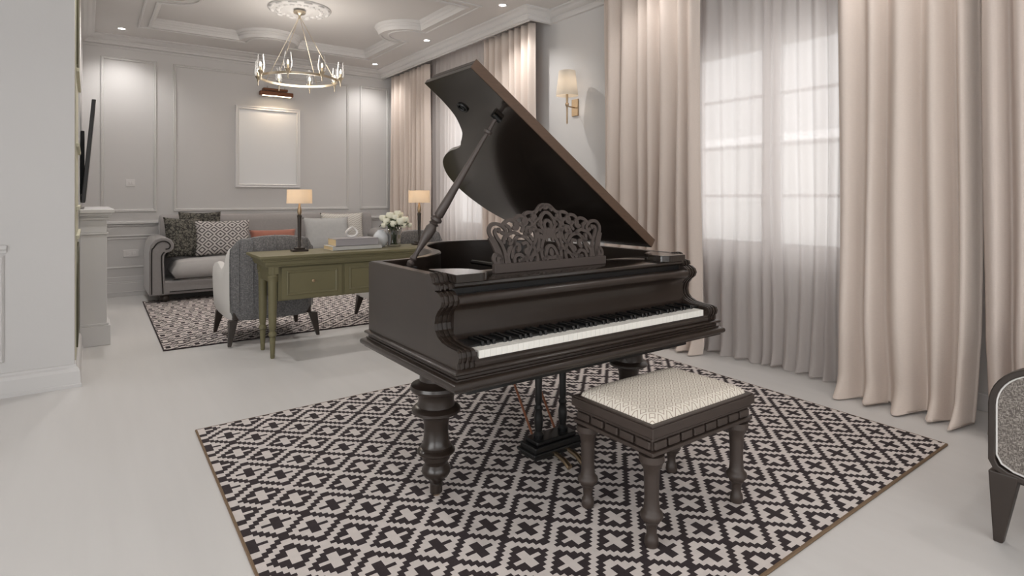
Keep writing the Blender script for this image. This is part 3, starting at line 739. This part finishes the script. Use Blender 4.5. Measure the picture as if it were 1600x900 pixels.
curtain('drape', 3.985, 5.10, 6.10, 3.20, 'drape', 'blush floor-length drape left of the wall sconce', 'curtain', .055, .14, 3)
curtain('drape', 3.965, 2.93, 4.02, 3.20, 'drape', 'blush floor-length drape between wall sconce and near sheer curtain', 'curtain', .06, .15, 4)
curtain('sheer_curtain', 4.14, 1.70, 3.15, 3.30, 'sheer', 'white sheer curtain over the near window right of the piano', 'curtain', .03, .10, 5, .02)
curtain('drape', 3.93, 1.10, 1.83, 3.20, 'drape', 'wide blush drape right of the near sheer curtain', 'curtain', .075, .155, 21, .07)
curtain('drape', 3.86, -.25, 1.06, 3.20, 'drape2', 'blush mesh-textured drape at the right edge behind the armchair', 'curtain', .06, .17, 11, .06)

# ------------------------------------------------------------------ wall sconce
t = thing('wall_sconce', 'brass wall sconce with cream drum shade on the wall between the drapes', 'wall lamp', (4.19, 4.60, 2.03))
bm = B(); box(bm, 4.185, 4.20, 4.60, 4.70, 2.13, 2.31); obj('back_plate', bm, 'brass', t, bev=.004)
bm = B(); tube(bm, [(4.19, 4.65, 2.22), (4.09, 4.61, 2.215), (4.0, 4.56, 2.21)], .006, 8); obj('arm', bm, 'brass', t, smooth=True)
bm = B(); lathe(bm, [(.002, 2.02), (.006, 2.03), (.010, 2.045), (.008, 2.05), (.009, 2.20), (.018, 2.215), (.020, 2.235), (.010, 2.245), (.012, 2.27), (.012, 2.33)], 4.0, 4.56, 14); obj('stem', bm, 'brass', t, smooth=True)
bm = B(); lathe(bm, [(.115, 2.315), (.085, 2.57)], 4.0, 4.56, 36, caps=False); obj('lamp_shade', bm, 'shade_w', t, smooth='all')
bm = B(); bmesh.ops.create_uvsphere(bm, u_segments=14, v_segments=10, radius=.022, matrix=Matrix.Translation((4.0, 4.56, 2.37))); obj('bulb', bm, 'glow', t, smooth='all')
light('sconce_lamp', 'POINT', (4.0, 4.56, 2.44), .45, (1, .78, .58), .03)

# ------------------------------------------------------------------ downlights
dlc = 0
for y in (8.55, 6.85, 5.12, 3.3, 1.5, -.3, -2.1):
    for x in (.33, 3.58):
        if y == 3.3 and 0: continue
        lab = {(.33, 8.55): 'recessed ceiling downlight in the far left corner near the cornice', (3.58, 8.55): 'recessed ceiling downlight in the far corner above the sofa end',
               (3.58, 6.85): 'recessed ceiling downlight beside the curved ceiling moulding', (3.58, 5.12): 'recessed ceiling downlight nearest the stepped cornice corner'}.get((x, y), 'recessed ceiling downlight outside the picture')
        if x < 1 and y in (6.85, 5.12) : lab = 'recessed ceiling downlight outside the picture'
        t = thing('downlight', lab, 'ceiling light', (x, y, ZC), 0, 'recessed ceiling downlights')
        bm = B(); lathe(bm, [(.052, ZC), (.052, ZC - .004), (.040, ZC - .006), (.036, ZC - .001)], x, y, 28, caps=False); obj('bezel', bm, 'plastic', t, smooth='all')
        bm = B(); lathe(bm, [(.034, ZC - .0035), (.002, ZC - .003)], x, y, 28); obj('lens', bm, 'dlglow', t)
        light('downlight_lamp', 'SPOT', (x, y, ZC - .02), 28 if y > 8 else 40 if y > 4 else 17, (1, .965, .935), .04, ang=2.2)
        dlc += 1
# warm lamp over the near seating corner lights the lower right of the rug
# ------------------------------------------------------------------ chandelier
cx, cy, cz = 1.92, 6.72, 2.585
ch = thing('chandelier', 'brass ring chandelier with eight clear glass candle shades', 'chandelier', (cx, cy, cz))
bm = B(); N = 48
for r0, r1, z0, z1 in ((.400, .414, -.012, .012),):
    lp = [[(r0, z0)], [(r1, z0)], [(r1, z1)], [(r0, z1)]]
    rings = [[bm.verts.new((cx + p[0][0] * math.cos(2 * PI * k / N), cy + p[0][0] * math.sin(2 * PI * k / N), cz + p[0][1])) for k in range(N)] for p in lp]
    for a in range(4):
        for k in range(N): bm.faces.new((rings[a][k], rings[a][(k + 1) % N], rings[(a + 1) % 4][(k + 1) % N], rings[(a + 1) % 4][k]))
obj('ring', bm, 'gold', ch, smooth=True)
bm = B(); lathe(bm, [(.065, ZC + .03), (.065, ZC + .012), (.03, ZC + .005), (.012, ZC - .01), (.012, ZC - .05)], cx, cy, 24); obj('canopy', bm, 'gold', ch, smooth=True)
for k in range(4):
    a = PI / 4 + k * PI / 2
    bm = B(); tube(bm, [(cx + .008 * math.cos(a), cy + .008 * math.sin(a), ZC - .03), (cx + .405 * math.cos(a), cy + .405 * math.sin(a), cz + .01)], .0035, 6); obj('hanging_rod', bm, 'gold', ch)
for k in range(8):
    a = .25 + k * PI / 4; x, y = cx + .45 * math.cos(a), cy + .45 * math.sin(a)
    bm = B(); tube(bm, [(cx + .41 * math.cos(a), cy + .41 * math.sin(a), cz), (x, y, cz)], .006, 6)
    lathe(bm, [(.002, cz - .075), (.006, cz - .065), (.006, cz - .03), (.012, cz - .02), (.014, cz), (.030, cz + .02), (.034, cz + .03), (.012, cz + .034), (.010, cz + .075)], x, y, 14)
    arm = obj('candle_arm', bm, 'gold', ch, smooth=True)
    bm = B(); lathe(bm, [(.028, cz + .03), (.040, cz + .06), (.042, cz + .10), (.034, cz + .16), (.030, cz + .205)], x, y, 20, caps=False); obj('glass_shade', bm, 'glass', arm, smooth='all')
    bm = B(); lathe(bm, [(.006, cz + .075), (.011, cz + .09), (.010, cz + .105), (.002, cz + .125)], x, y, 10); obj('bulb', bm, 'glow', arm, smooth='all')
light('chandelier_lamp', 'POINT', (cx, cy, cz + .12), 18, (1, .93, .85), .35)

# ------------------------------------------------------------------ picture + picture light
t = thing('framed_picture', 'large blank panel in a pale moulded frame above the sofa', 'picture', (2.13, YB - .02, 1.405))
bm = B(); sweep(bm, [(1.68, 1.405), (2.578, 1.405), (2.578, 2.575), (1.68, 2.575)], [(0, .0), (0, .022), (-.012, .034), (-.03, .026), (-.045, .034), (-.055, .018), (-.055, 0)], conv=lambda x, z, h: (x, YB - h, z)); obj('frame', bm, 'winframe', t)
bm = B(); box(bm, 1.735, 2.523, YB - .012, YB - .004, 1.46, 2.52); obj('backing_sheet', bm, 'mirrorish', t)
t = thing('picture_light', 'brown picture light with warm glow above the blank framed panel', 'picture light', (2.2, YB - .1, 2.66))
bm = B()
box(bm, 1.97, 2.43, YB - .20, YB - .12, 2.725, 2.785); obj('hood', bm, 'bronze', t, bev=.010)
bm = B(); box(bm, 2.02, 2.36, YB - .17, YB - .06, 2.800, 2.835); obj('wall_bar', bm, 'bronze', t, bev=.008)
bm = B(); tube(bm, [(2.2, YB, 2.80), (2.2, YB - .10, 2.83), (2.2, YB - .16, 2.78)], .008, 8); obj('bracket', bm, 'brass', t, smooth=True)
for x in (2.09, 2.33):
    bm = B(); tube(bm, [(x, YB - .11, 2.83), (x, YB - .11, 2.87)], .007, 8); obj('finial', bm, 'chrome', t)
bm = B(); box(bm, 2.01, 2.40, YB - .19, YB - .13, 2.724, 2.734); obj('lamp_tube', bm, 'glow', t)
l = light('picture_light_lamp', 'AREA', (2.2, YB - .15, 2.715), 2.2, (1, .78, .58), .38, (math.radians(-35), 0, 0), sy=.04)

# sockets
t = thing('light_switch', 'white light switch plate inside the left wall panel', 'switch', (.44, YB, 1.40))
bm = B(); box(bm, .39, .49, YB - .008, YB, 1.41, 1.50); obj('plate', bm, 'plastic', t, bev=.003)
bm = B(); box(bm, .42, .44, YB - .014, YB - .008, 1.44, 1.47); obj('rocker', bm, 'plastic', t, bev=.002); bm = B(); box(bm, .45, .47, YB - .014, YB - .008, 1.44, 1.47); obj('rocker', bm, 'plastic', t, bev=.002)
t = thing('wall_socket', 'white double wall socket low on the wall left of the sofa', 'socket', (.44, YB, .50))
bm = B(); box(bm, .36, .53, YB - .010, YB, .50, .59); obj('plate', bm, 'plastic', t, bev=.003)
for x in (.40, .46):
    bm = B(); box(bm, x, x + .035, YB - .013, YB - .010, .525, .565); obj('outlet', bm, 'plastic', t, bev=.002)

# ------------------------------------------------------------------ sofa
sofa = thing('sofa', 'grey roll-arm sofa with dark nailhead trim against the panelled wall', 'sofa', (2.2, 8.5, 0))
sx0, sx1, sy0, sy1 = .62, 3.72, 8.08, 8.93
bm = B(); box(bm, sx0 + .10, sx1 - .10, sy0 + .02, sy1 - .02, .10, .26); obj('base', bm, 'sofa', sofa, bev=.015)
bm = B(); tube(bm, [(sx0 + .17, sy0 + .012, .135), (sx1 - .17, sy0 + .012, .135)], .006, 6); obj('nailhead_trim', bm, 'nail', sofa)
bm = B()
P = [(sy1 - .34, .26), (sy1 - .02, .26), (sy1 + .0, .98), (sy1 - .03, 1.02), (sy1 - .10, 1.04), (sy1 - .18, 1.01), (sy1 - .22, .95)]
extr(bm, P, lambda y, z: (sx0 + .12, y, z), lambda y, z: (sx1 - .12, y, z)); obj('back', bm, 'sofa', sofa, bev=.03, seg=4, smooth=True)
for a, b in ((sx0 + .19, 2.19), (2.20, sx1 - .19)):
    bm = B()
    def seat(u, v, zt):
        x = a + (b - a) * u; y = sy0 - .01 + .60 * v; g = lambda t_: 1 - abs(2 * t_ - 1) ** 14
        return x, y, g(u) * g(v)
    V1 = uvgrid(bm, 24, 16, lambda u, v: (lambda q: (q[0], q[1], .36 + .13 * q[2] ** .3 + .03 * math.sin(PI * u) * math.sin(PI * v)))(seat(u, v, 0)))
    V2 = uvgrid(bm, 24, 16, lambda u, v: (lambda q: (q[0], q[1], .36 - .10 * q[2] ** .3))(seat(u, v, 0)))
    bmesh.ops.remove_doubles(bm, verts=bm.verts[:], dist=1e-4)
    obj('seat_cushion', bm, 'sofa_seat', sofa, smooth='all')
    bm = B(); tube(bm, [(a + .02, sy0 - .012, .285), (b - .02, sy0 - .012, .285)], .007, 6); obj('piping', bm, 'nail', sofa)
def arm(xc, s):
    # scroll profile in (x, z), s=-1 left arm: roll goes outward
    P = [(.12, .10), (.12, .62), (.105, .70), (.06, .765), (0, .79), (-.06, .785), (-.11, .755), (-.135, .705), (-.13, .655), (-.10, .62), (-.06, .605), (-.035, .58), (-.03, .50), (-.045, .10)]
    P = [(xc - s * x, z) for x, z in P]
    if s > 0: P = P[::-1]
    bm = B(); extr(bm, P, lambda x, z: (x, sy0, z), lambda x, z: (x, sy1 - .02, z)); a_ = obj('arm', bm, 'sofa', sofa, bev=.012, smooth=True)
    tr = [(.095, .12), (.095, .60), (.075, .67), (.035, .725), (-.02, .745), (-.07, .73), (-.095, .69), (-.08, .655), (-.045, .65)]
    tr2 = [(-.02, .12), (-.005, .50), (-.01, .58), (-.035, .615)]
    for q in (tr, tr2):
        bm = B(); tube(bm, [(xc - s * x, sy0 - .004, z) for x, z in catmull(q, 4)], .007, 6); obj('nailhead_trim', bm, 'nail', a_)
arm(sx0 + .08, 1) ; 
arm(sx1 - .08, -1)
for o_ in [k for k in C.objects if k.parent == sofa]: pass
for x in (sx0 + .12, sx1 - .12):
    for y in (sy0 + .08, sy1 - .10):
        bm = B(); lathe(bm, [(.035, .014), (.05, .03), (.055, .055), (.045, .08), (.06, .10)], x, y, 20); obj('foot', bm, 'darkleg', sofa, smooth=True)

def pillow(name, c, w, h, m, label, lean=.25, rot=0, th=.075, cat='cushion', tw=0, group='cushions on the grey sofa'):
    bm = B()
    def f(sgn):
        def g(u, v):
            a, b = 2 * u - 1, 2 * v - 1
            k = (1 - abs(a) ** 3) * (1 - abs(b) ** 3)
            px = a * (1 - .07 * (1 - abs(a) ** 2) * 0 - .07 * (1 - b * b) * abs(a)); pz = b * (1 - .07 * (1 - a * a) * abs(b))
            return (px * w / 2, sgn * th * max(k, 0) ** .55, pz * h / 2)
        return g
    uvgrid(bm, 22, 22, f(-1)); uvgrid(bm, 22, 22, f(1)); bmesh.ops.remove_doubles(bm, verts=bm.verts[:], dist=1e-4)
    bm.transform(Matrix.Translation(c) @ Matrix.Rotation(rot, 4, 'Z') @ Matrix.Rotation(-lean, 4, 'X') @ Matrix.Rotation(tw, 4, 'Y'))
    o = obj(name, bm, m, smooth='all'); return tag(o, label, cat, group)
pillow('cushion', (1.19, 8.62, .84), .50, .48, 'p_floral', 'dark cushion behind, only its top edge above the diamond cushion', .12, th=.05)
pillow('cushion', (.985, 8.44, .76), .46, .52, 'p_floral', 'dark olive botanical cushion leaning in the left sofa corner', .3, .25, tw=.05)
pillow('cushion', (1.42, 8.38, .745), .66, .47, 'p_diamond', 'white cushion with black diamond pattern on the left of the sofa', .35, -.05)
pillow('cushion', (2.08, 8.50, .66), .62, .34, 'rust', 'small rust orange cushion in the middle of the sofa', .3)
pillow('cushion', (2.80, 8.42, .74), .68, .50, 'palegrey', 'pale grey cushion on the right half of the sofa', .3, .05)
pillow('cushion', (3.10, 8.62, .79), .66, .50, 'p_chev', 'white chevron cushion standing behind the pale grey cushion', .2)

# ------------------------------------------------------------------ tub chairs
def tub_chair(label):
    r = thing('tub_chair', label, 'chair', (0, 0, 0), 0, 'tub chairs between desk and sofa')
    # local: back toward -Y, open to +Y; footprint x +-.385, y -.36..+.36
    def path(t_):   # t 0..1 from left front round the back to right front
        a = PI * (t_ * 1.5 - .25) ; 
        hw, yb = .385, -.36
        L1 = .42; La = PI * .30; tot = 2 * L1 + La + .17; s = t_ * tot
        if s < L1: return Vector((-hw, .36 - s)), Vector((-1, 0))
        if s > tot - L1: return Vector((hw, .36 - (tot - s))), Vector((1, 0))
        k = (s - L1) / (tot - 2 * L1); ang = PI + PI * k
        ce, se = math.cos(ang), math.sin(ang); n_ = 3.0
        x = hw * (1 if ce > 0 else -1) * abs(ce) ** (2 / n_); y = -.06 + .30 * (1 if se > 0 else -1) * abs(se) ** (2 / n_)
        nv = Vector((ce, se)); return Vector((x, y)), nv.normalized()
    def top(t_):
        k = abs(2 * t_ - 1)
        pts = ((0, .925), (.25, .90), (.42, .82), (.55, .66), (.63, .625), (.85, .67), (1, .65))
        for (a, b), (c, d) in zip(pts, pts[1:]):
            if a <= k <= c: u = (k - a) / (c - a); u = u * u * (3 - 2 * u); return b + (d - b) * u
        return .65
    def shell(t0, t1, n):
        bm = B(); rows = []
        for i in range(n + 1):
            t_ = t0 + (t1 - t0) * i / n; p, nv = path(t_); h = top(t_); th = .085
            sec = [(-.03, .20), (-.008, .26), (0, .40), (.004, h - .12), (0, h - .04), (-.014, h - .008), (-.035, h), (-.06, h - .006), (-.078, h - .03), (-th, h - .08), (-th, .36), (-th, .20)]
            rows.append([bm.verts.new((p.x + nv.x * o_, p.y + nv.y * o_, z)) for o_, z in sec])
        for a, b in zip(rows, rows[1:]):
            m_ = len(a)
            for k in range(m_): bm.faces.new((a[k], a[(k + 1) % m_], b[(k + 1) % m_], b[k]))
        bm.faces.new(rows[0]); bm.faces.new(rows[-1][::-1]); return bm
    ts = .315
    obj('back', shell(ts, 1 - ts, 60), 'tweed', r, smooth=True, local=True)
    obj('arm', shell(0, ts - .002, 24), 'linen', r, smooth=True, local=True); obj('arm', shell(1 - ts + .002, 1, 24), 'linen', r, smooth=True, local=True)
    for t_ in (.315, .375, .44, .50, .56, .625, .685):
        p, nv = path(t_); h = top(t_); bm = B()
        pts = [(.002, .27), (.006, .40), (.008, h - .12), (.003, h - .03), (-.035, h + .003), (-.08, h - .04)]
        tube(bm, [(p.x + nv.x * o_, p.y + nv.y * o_, z) for o_, z in pts], .0035, 6); obj('seam_piping', bm, 'tweed', r, local=True)
    bm = B(); box(bm, -.33, .33, -.28, .34, .20, .27); obj('seat_frame', bm, 'darkleg', r, bev=.01, local=True)
    bm = B(); box(bm, -.295, .295, -.27, .37, .27, .46); obj('seat', bm, 'tweed', r, bev=.04, seg=4, smooth=True, local=True)
    for x in (-1, 1):
        for y in (-1, 1):
            bm = B(); bx, by = x * .335, y * .30
            a = [(bx + dx * .035, by + dy * .035, .21) for dx, dy in ((-1, -1), (1, -1), (1, 1), (-1, 1))]
            b = [(bx + x * .035 + dx * .014, by + y * .045 + dy * .014, 0) for dx, dy in ((-1, -1), (1, -1), (1, 1), (-1, 1))]
            A_ = [bm.verts.new(p) for p in a]; B_ = [bm.verts.new(p) for p in b]
            bm.faces.new(A_); bm.faces.new(B_[::-1])
            for k in range(4): bm.faces.new((A_[k], A_[(k + 1) % 4], B_[(k + 1) % 4], B_[k]))
            obj('leg', bm, 'darkleg', r, bev=.005, local=True)
    return r
c1 = tub_chair('grey tub chair with off-white arms behind the left end of the green desk')
c1.location = (1.33, 5.72, .0118)
copytree(c1, (2.70, 5.74, .0118), 0, 'grey tub chair with off-white arms behind the right end of the green desk')

# ------------------------------------------------------------------ green console desk
ds = thing('console_desk', 'olive green console desk with panelled drawers and turned legs', 'desk', (1.95, 5.0, 0))
dx0, dx1, dy0, dy1 = 1.13, 2.86, 4.81, 5.20
bm = B()
for e, z0, z1 in ((.065, .790, .812), (.050, .780, .790), (.035, .765, .780), (.022, .735, .765), (.012, .722, .735)): box(bm, dx0 - e, dx1 + e, dy0 - e * .8, dy1 + e * .8, z0, z1)
obj('table_top', bm, 'olive', ds, bev=.004)
bm = B(); box(bm, dx0 + .085, dx1 - .085, dy0 + .03, dy1 - .02, .445, .722); box(bm, dx0 + .02, dx0 + .085, dy0 + .03, dy1 - .02, .60, .722); box(bm, dx1 - .085, dx1 - .02, dy0 + .03, dy1 - .02, .60, .722); obj('apron', bm, 'olive', ds, bev=.004)
nd = 3; wd = (dx1 - dx0 - .20) / nd
for k in range(nd):
    a = dx0 + .10 + k * wd; b = a + wd
    bm = B(); box(bm, a + .012, b - .012, dy0 + .018, dy0 + .032, .458, .708)
    sweep(bm, [(a + .05, .485), (b - .05, .485), (b - .05, .68), (a + .05, .68)], [(0, 0), (0, .006), (-.008, .010), (-.02, .002), (-.02, 0)], conv=lambda x, z, h: (x, dy0 + .018 - h, z))
    d_ = obj('drawer', bm, 'olive', ds, bev=.003)
    bm = B(); vs = lathe(bm, [(.006, 0), (.006, .010), (.013, .018), (.013, .024), (.004, .028)], 0, 0, 14)
    bm.transform(Matrix.Translation(((a + b) / 2, dy0 + .018, .59)) @ Matrix.Rotation(PI / 2, 4, 'X')); obj('knob', bm, 'brass', d_, smooth=True)
dlp = [(.014, 0), (.017, .01), (.020, .10), (.023, .165), (.019, .17), (.030, .178), (.032, .195), (.026, .205), (.020, .215), (.026, .23), (.030, .30), (.034, .60), (.036, .64), (.040, .645), (.040, .655), (.036, .66), (.036, .722)]
for x in (dx0 + .045, dx1 - .045):
    for y in (dy0 + .03, dy1 - .04):
        bm = B(); lathe(bm, dlp, x, y, 24); box(bm, x - .038, x + .038, y - .034, y + .034, .665, .722); obj('leg', bm, 'olive', ds, smooth=True)
# things on the desk
TZ = .812
def table_lamp(x, y, label):
    t = thing('table_lamp', label, 'lamp', (x, y, TZ), 0, 'table lamps on the green desk')
    bm = B(); box(bm, -.065, .065, -.04, .04, 0, .018); box(bm, -.04, .04, -.028, .028, .018, .034); obj('base', bm, 'darkleg', t, bev=.003, local=True)
    bm = B(); lathe(bm, [(.010, .034), (.012, .06), (.010, .08), (.014, .12), (.017, .28), (.020, .30), (.014, .31)], 0, 0, 14); obj('stem', bm, 'darkleg', t, smooth=True, local=True)
    bm = B(); lathe(bm, [(.012, .31), (.018, .33), (.016, .36), (.010, .38), (.006, .42)], 0, 0, 12); obj('socket', bm, 'brass', t, smooth=True, local=True)
    bm = B(); lathe(bm, [(.104, .405), (.100, .522)], 0, 0, 36, caps=False); obj('lamp_shade', bm, 'shade', t, smooth='all', local=True)
    bm = B(); bmesh.ops.create_uvsphere(bm, u_segments=12, v_segments=8, radius=.02, matrix=Matrix.Translation((0, 0, .45))); obj('bulb', bm, 'glow', t, smooth='all', local=True)
    light('table_lamp_bulb', 'POINT', (x, y, TZ + .47), .9, (1, .75, .52), .03)
table_lamp(1.445, 5.06, 'table lamp with dark stem and warm shade at the left end of the green desk')
table_lamp(2.585, 5.10, 'table lamp behind the flower vase, right of it on the green desk')
def book(x0, x1, y0, y1, z0, z1, m, label):
    t = thing('book', label, 'book', ((x0 + x1) / 2, (y0 + y1) / 2, z0), 0, 'books stacked on the green desk')
    bm = B(); c = .004
    box(bm, x0, x1, y0, y1, z0, z0 + c); box(bm, x0, x1, y0, y1, z1 - c, z1); box(bm, x0, x1, y0, y0 + c, z0, z1); obj('cover', bm, m, t, bev=.001)
    bm = B(); box(bm, x0 + .001, x1 - .006, y0 + c, y1 - .006, z0 + c, z1 - c); obj('pages', bm, 'pages', t)
book(1.685, 2.13, 4.93, 5.17, TZ, TZ + .035, 'book_white', 'pale bottom book of the stack on the green desk')
book(1.72, 2.105, 4.95, 5.16, TZ + .035, TZ + .095, 'book_grey', 'thick grey book lying on top of the pale book')
bm = B(); K = []
for k in range(60):
    a = 2 * PI * k / 60; K.append((1.90 + .045 * math.cos(a) + .004 * math.cos(3 * a), 5.06 + .016 * math.sin(2 * a), TZ + .095 + .052 + .040 * math.sin(a)))
tube(bm, K, .011, 10, closed=True); tag(obj('ring_ornament', bm, 'knot', smooth='all'), 'white ring ornament standing on the grey book', 'ornament')
bm = B(); lathe(bm, [(.03, TZ), (.055, TZ + .02), (.068, TZ + .06), (.066, TZ + .10), (.045, TZ + .135), (.030, TZ + .145), (.030, TZ + .155), (.026, TZ + .155), (.024, TZ + .14)], 2.185, 5.09, 28, caps=False)
tag(obj('bowl_vase', bm, 'ceramic', smooth='all'), 'small round white ceramic vase beside the flower vase', 'vase')
fv = thing('flower_vase', 'glass vase of cream roses on the green desk', 'vase with flowers', (2.315, 5.08, TZ))
bm = B(); lathe(bm, [(.060, TZ), (.066, TZ + .01), (.060, TZ + .04), (.064, TZ + .10), (.078, TZ + .165), (.074, TZ + .165), (.060, TZ + .10), (.056, TZ + .02)], 2.315, 5.08, 28, caps=False); obj('glass', bm, 'glass', fv, smooth='all')
bm = B(); rnd = random.Random(3)
for k in range(22):
    a = rnd.uniform(0, 2 * PI); r0 = rnd.uniform(0, .035); r1 = r0 + rnd.uniform(.0, .05)
    tube(bm, [(2.315 + r0 * math.cos(a + 2), 5.08 + r0 * math.sin(a + 2), TZ + .015), (2.315 + r1 * math.cos(a), 5.08 + r1 * math.sin(a), TZ + .21)], .003, 5)
obj('stems', bm, 'leaf', fv)
bm = B()
for k in range(70):
    th_ = rnd.uniform(0, 2 * PI); ph = rnd.uniform(-.2, .9); r = rnd.uniform(.08, .135)
    p = Vector((2.315 + r * math.cos(th_) * math.cos(ph), 5.08 + r * math.sin(th_) * math.cos(ph), TZ + .20 + .07 * math.sin(ph)))
    m4 = Matrix.Translation(p) @ Matrix.Rotation(rnd.uniform(0, 6), 4, 'Z') @ Matrix.Rotation(rnd.uniform(-1, 1), 4, 'X') @ Matrix.Diagonal((.011, .026, .003, 1))
    bmesh.ops.create_uvsphere(bm, u_segments=8, v_segments=5, radius=1, matrix=m4)
obj('foliage', bm, 'leaf', fv, smooth='all')
def rose(p, s):
    bm = B()
    m4 = Matrix.Translation(p) @ Matrix.Diagonal((s * .75, s * .75, s * .8, 1)); bmesh.ops.create_uvsphere(bm, u_segments=12, v_segments=8, radius=1, matrix=m4)
    for k in range(7):
        a = k * .9; m4 = Matrix.Translation(Vector(p) + Vector((math.cos(a), math.sin(a), -.15)) * s * .45) @ Matrix.Rotation(a, 4, 'Z') @ Matrix.Rotation(.25, 4, 'Y') @ Matrix.Diagonal((s * .38, s * .75, s * .85, 1))
        bmesh.ops.create_uvsphere(bm, u_segments=10, v_segments=6, radius=1, matrix=m4)
    obj('rose', bm, 'petal', fv, smooth='all')
for dx, dy, dz, s in ((-.09, -.03, .235, .036), (-.045, -.08, .215, .034), (.02, -.09, .235, .042), (.08, -.06, .245, .040), (.12, 0, .225, .032), (-.04, 0, .285, .042), (.03, -.01, .305, .036), (-.10, .03, .265, .034), (.07, .03, .285, .040), (-.02, .07, .27, .036), (.14, -.04, .195, .026), (-.01, -.05, .27, .034), (-.12, -.04, .20, .026), (.10, .05, .25, .03), (.055, -.09, .195, .028)):
    rose((2.315 + dx, 5.08 + dy, TZ + dz), s)

# ------------------------------------------------------------------ armchair at the right edge
ac = thing('armchair', 'taupe tweed armchair with dark wooden frame at the right edge', 'chair', (3.05, .38, 0))
ax = 2.70; ya, yb = .725, .03
def rr(y0, y1, z0, z1, r, inset=0):
    y0 += inset; y1 -= inset; z0 += inset; z1 -= inset; r = max(.01, r - inset); P = []
    for cy_, cz_, a0, rr_ in ((y1 - r, z1 - r, 0, r), (y0 + r, z1 - r, PI / 2, r)):
        P += [(cy_ + rr_ * math.cos(a0 + PI / 2 * k / 10), cz_ + rr_ * math.sin(a0 + PI / 2 * k / 10)) for k in range(11)]
    P += [(y0, z0 + .02), (y0 + .03, z0), (y1 - .12, z0), (y1 - .05, z0 + .012), (y1 - .015, z0 + .03), (y1, z0 + .06)]; return P
for xx, s_ in ((ax, 1), (ax + .62, -1)):
    bm = B(); P = rr(yb, ya, .24, .665, .16)
    sweep(bm, P, [(0, 0), (0, .06), (-.022, .06), (-.022, 0)], conv=lambda y, z, h: (xx + h * 1.0, y, z)); f_ = obj('arm_frame', bm, 'darkleg', ac, bev=.004)
    bm = B(); P = rr(yb, ya, .24, .665, .16, .020); extr(bm, P, lambda y, z: (xx + .010, y, z), lambda y, z: (xx + .052, y, z)); obj('arm_panel', bm, 'tweed2', f_, bev=.006, seg=3)
    bm = B(); P2 = rr(yb, ya, .24, .665, .16, .024); tube(bm, [(xx + .009, y, z) for y, z in P2], .0035, 6, closed=True); obj('welt_piping', bm, 'linen', f_)
    for yy, q in ((ya - .045, 1), (yb + .045, -1)):
        bm = B(); zt = .36 if q == 1 else .26
        a = [(xx - .002, yy - .045), (xx + .058, yy - .045), (xx + .058, yy + .044), (xx - .002, yy + .044)]
        cx_, cy_ = xx + .024, yy + q * .018
        b = [(cx_ - .016, cy_ - .014), (cx_ + .016, cy_ - .014), (cx_ + .016, cy_ + .014), (cx_ - .016, cy_ + .014)]
        A_ = [bm.verts.new((*p, .262)) for p in a]; B_ = [bm.verts.new((*p, 0)) for p in b]
        bm.faces.new(A_); bm.faces.new(B_[::-1])
        for k in range(4): bm.faces.new((A_[k], A_[(k + 1) % 4], B_[(k + 1) % 4], B_[k]))
        obj('leg', bm, 'darkleg', ac, bev=.005)
bm = B(); box(bm, ax + .05, ax + .57, yb + .02, ya - .03, .22, .29); obj('seat_frame', bm, 'darkleg', ac, bev=.006)
bm = B(); box(bm, ax + .065, ax + .555, yb + .12, ya - .01, .29, .44); obj('seat', bm, 'tweed2', ac, bev=.035, seg=4, smooth=True)
bm = B(); box(bm, ax + .065, ax + .555, yb, yb + .13, .28, .78); obj('backrest', bm, 'tweed2', ac, bev=.04, seg=4, smooth=True)

# ------------------------------------------------------------------ light
wd = bpy.data.worlds.new('sky'); sc.world = wd; wd.use_nodes = True; nt = wd.node_tree; bg = nt.nodes['Background']
bg.inputs[0].default_value = (1.0, .985, .965, 1)
(wx, wy, wz), _v = coords(nt, 'Generated')   # sky strengthened on the sides the added rear and left windows face
nt.links.new((((wy * -1).max(0) * .35) + ((wx * -1).max(0) * 3.1) + 1.5).s, bg.inputs[1])
def portal(name, loc, rot, sx, sy):
    o = light(name, 'AREA', loc, 1, size=sx, rot=rot, sy=sy); o.data.cycles.is_portal = True
portal('window_portal', (4.50, 2.54, 1.68), (0, math.radians(90), 0), 1.8, 1.55)
portal('window_portal', (4.50, 6.60, 1.68), (0, math.radians(90), 0), 1.8, 1.75)
portal('window_portal', (XW - .16, .2, 1.7), (0, math.radians(-90), 0), 2.4, 4.0)
portal('window_portal', (.35, YF - .16, 1.7), (math.radians(90), 0, 0), 5.9, 2.4)

# ------------------------------------------------------------------ camera
F, YH = 915., 308.
cam = bpy.data.cameras.new('camera'); co = bpy.data.objects.new('camera', cam); C.objects.link(co); sc.camera = co
cam.sensor_width = 36; cam.sensor_fit = 'HORIZONTAL'; cam.lens = F * 36 / 1600; cam.shift_y = -(450 - YH) / 1600; cam.clip_start = .05
co.location = (0, 0, 1.27); co.rotation_euler = (PI / 2, 0, -math.atan(662 / 915))
sc.view_settings.view_transform = 'Standard'; sc.view_settings.look = 'None'; sc.view_settings.gamma = 1
sc.view_settings.use_curve_mapping = False; sc.view_settings.exposure = .56
sc.cycles.max_bounces = 10; sc.cycles.diffuse_bounces = 6; sc.cycles.transparent_max_bounces = 16; sc.cycles.sample_clamp_indirect = 6
sc.cycles.use_denoising = True
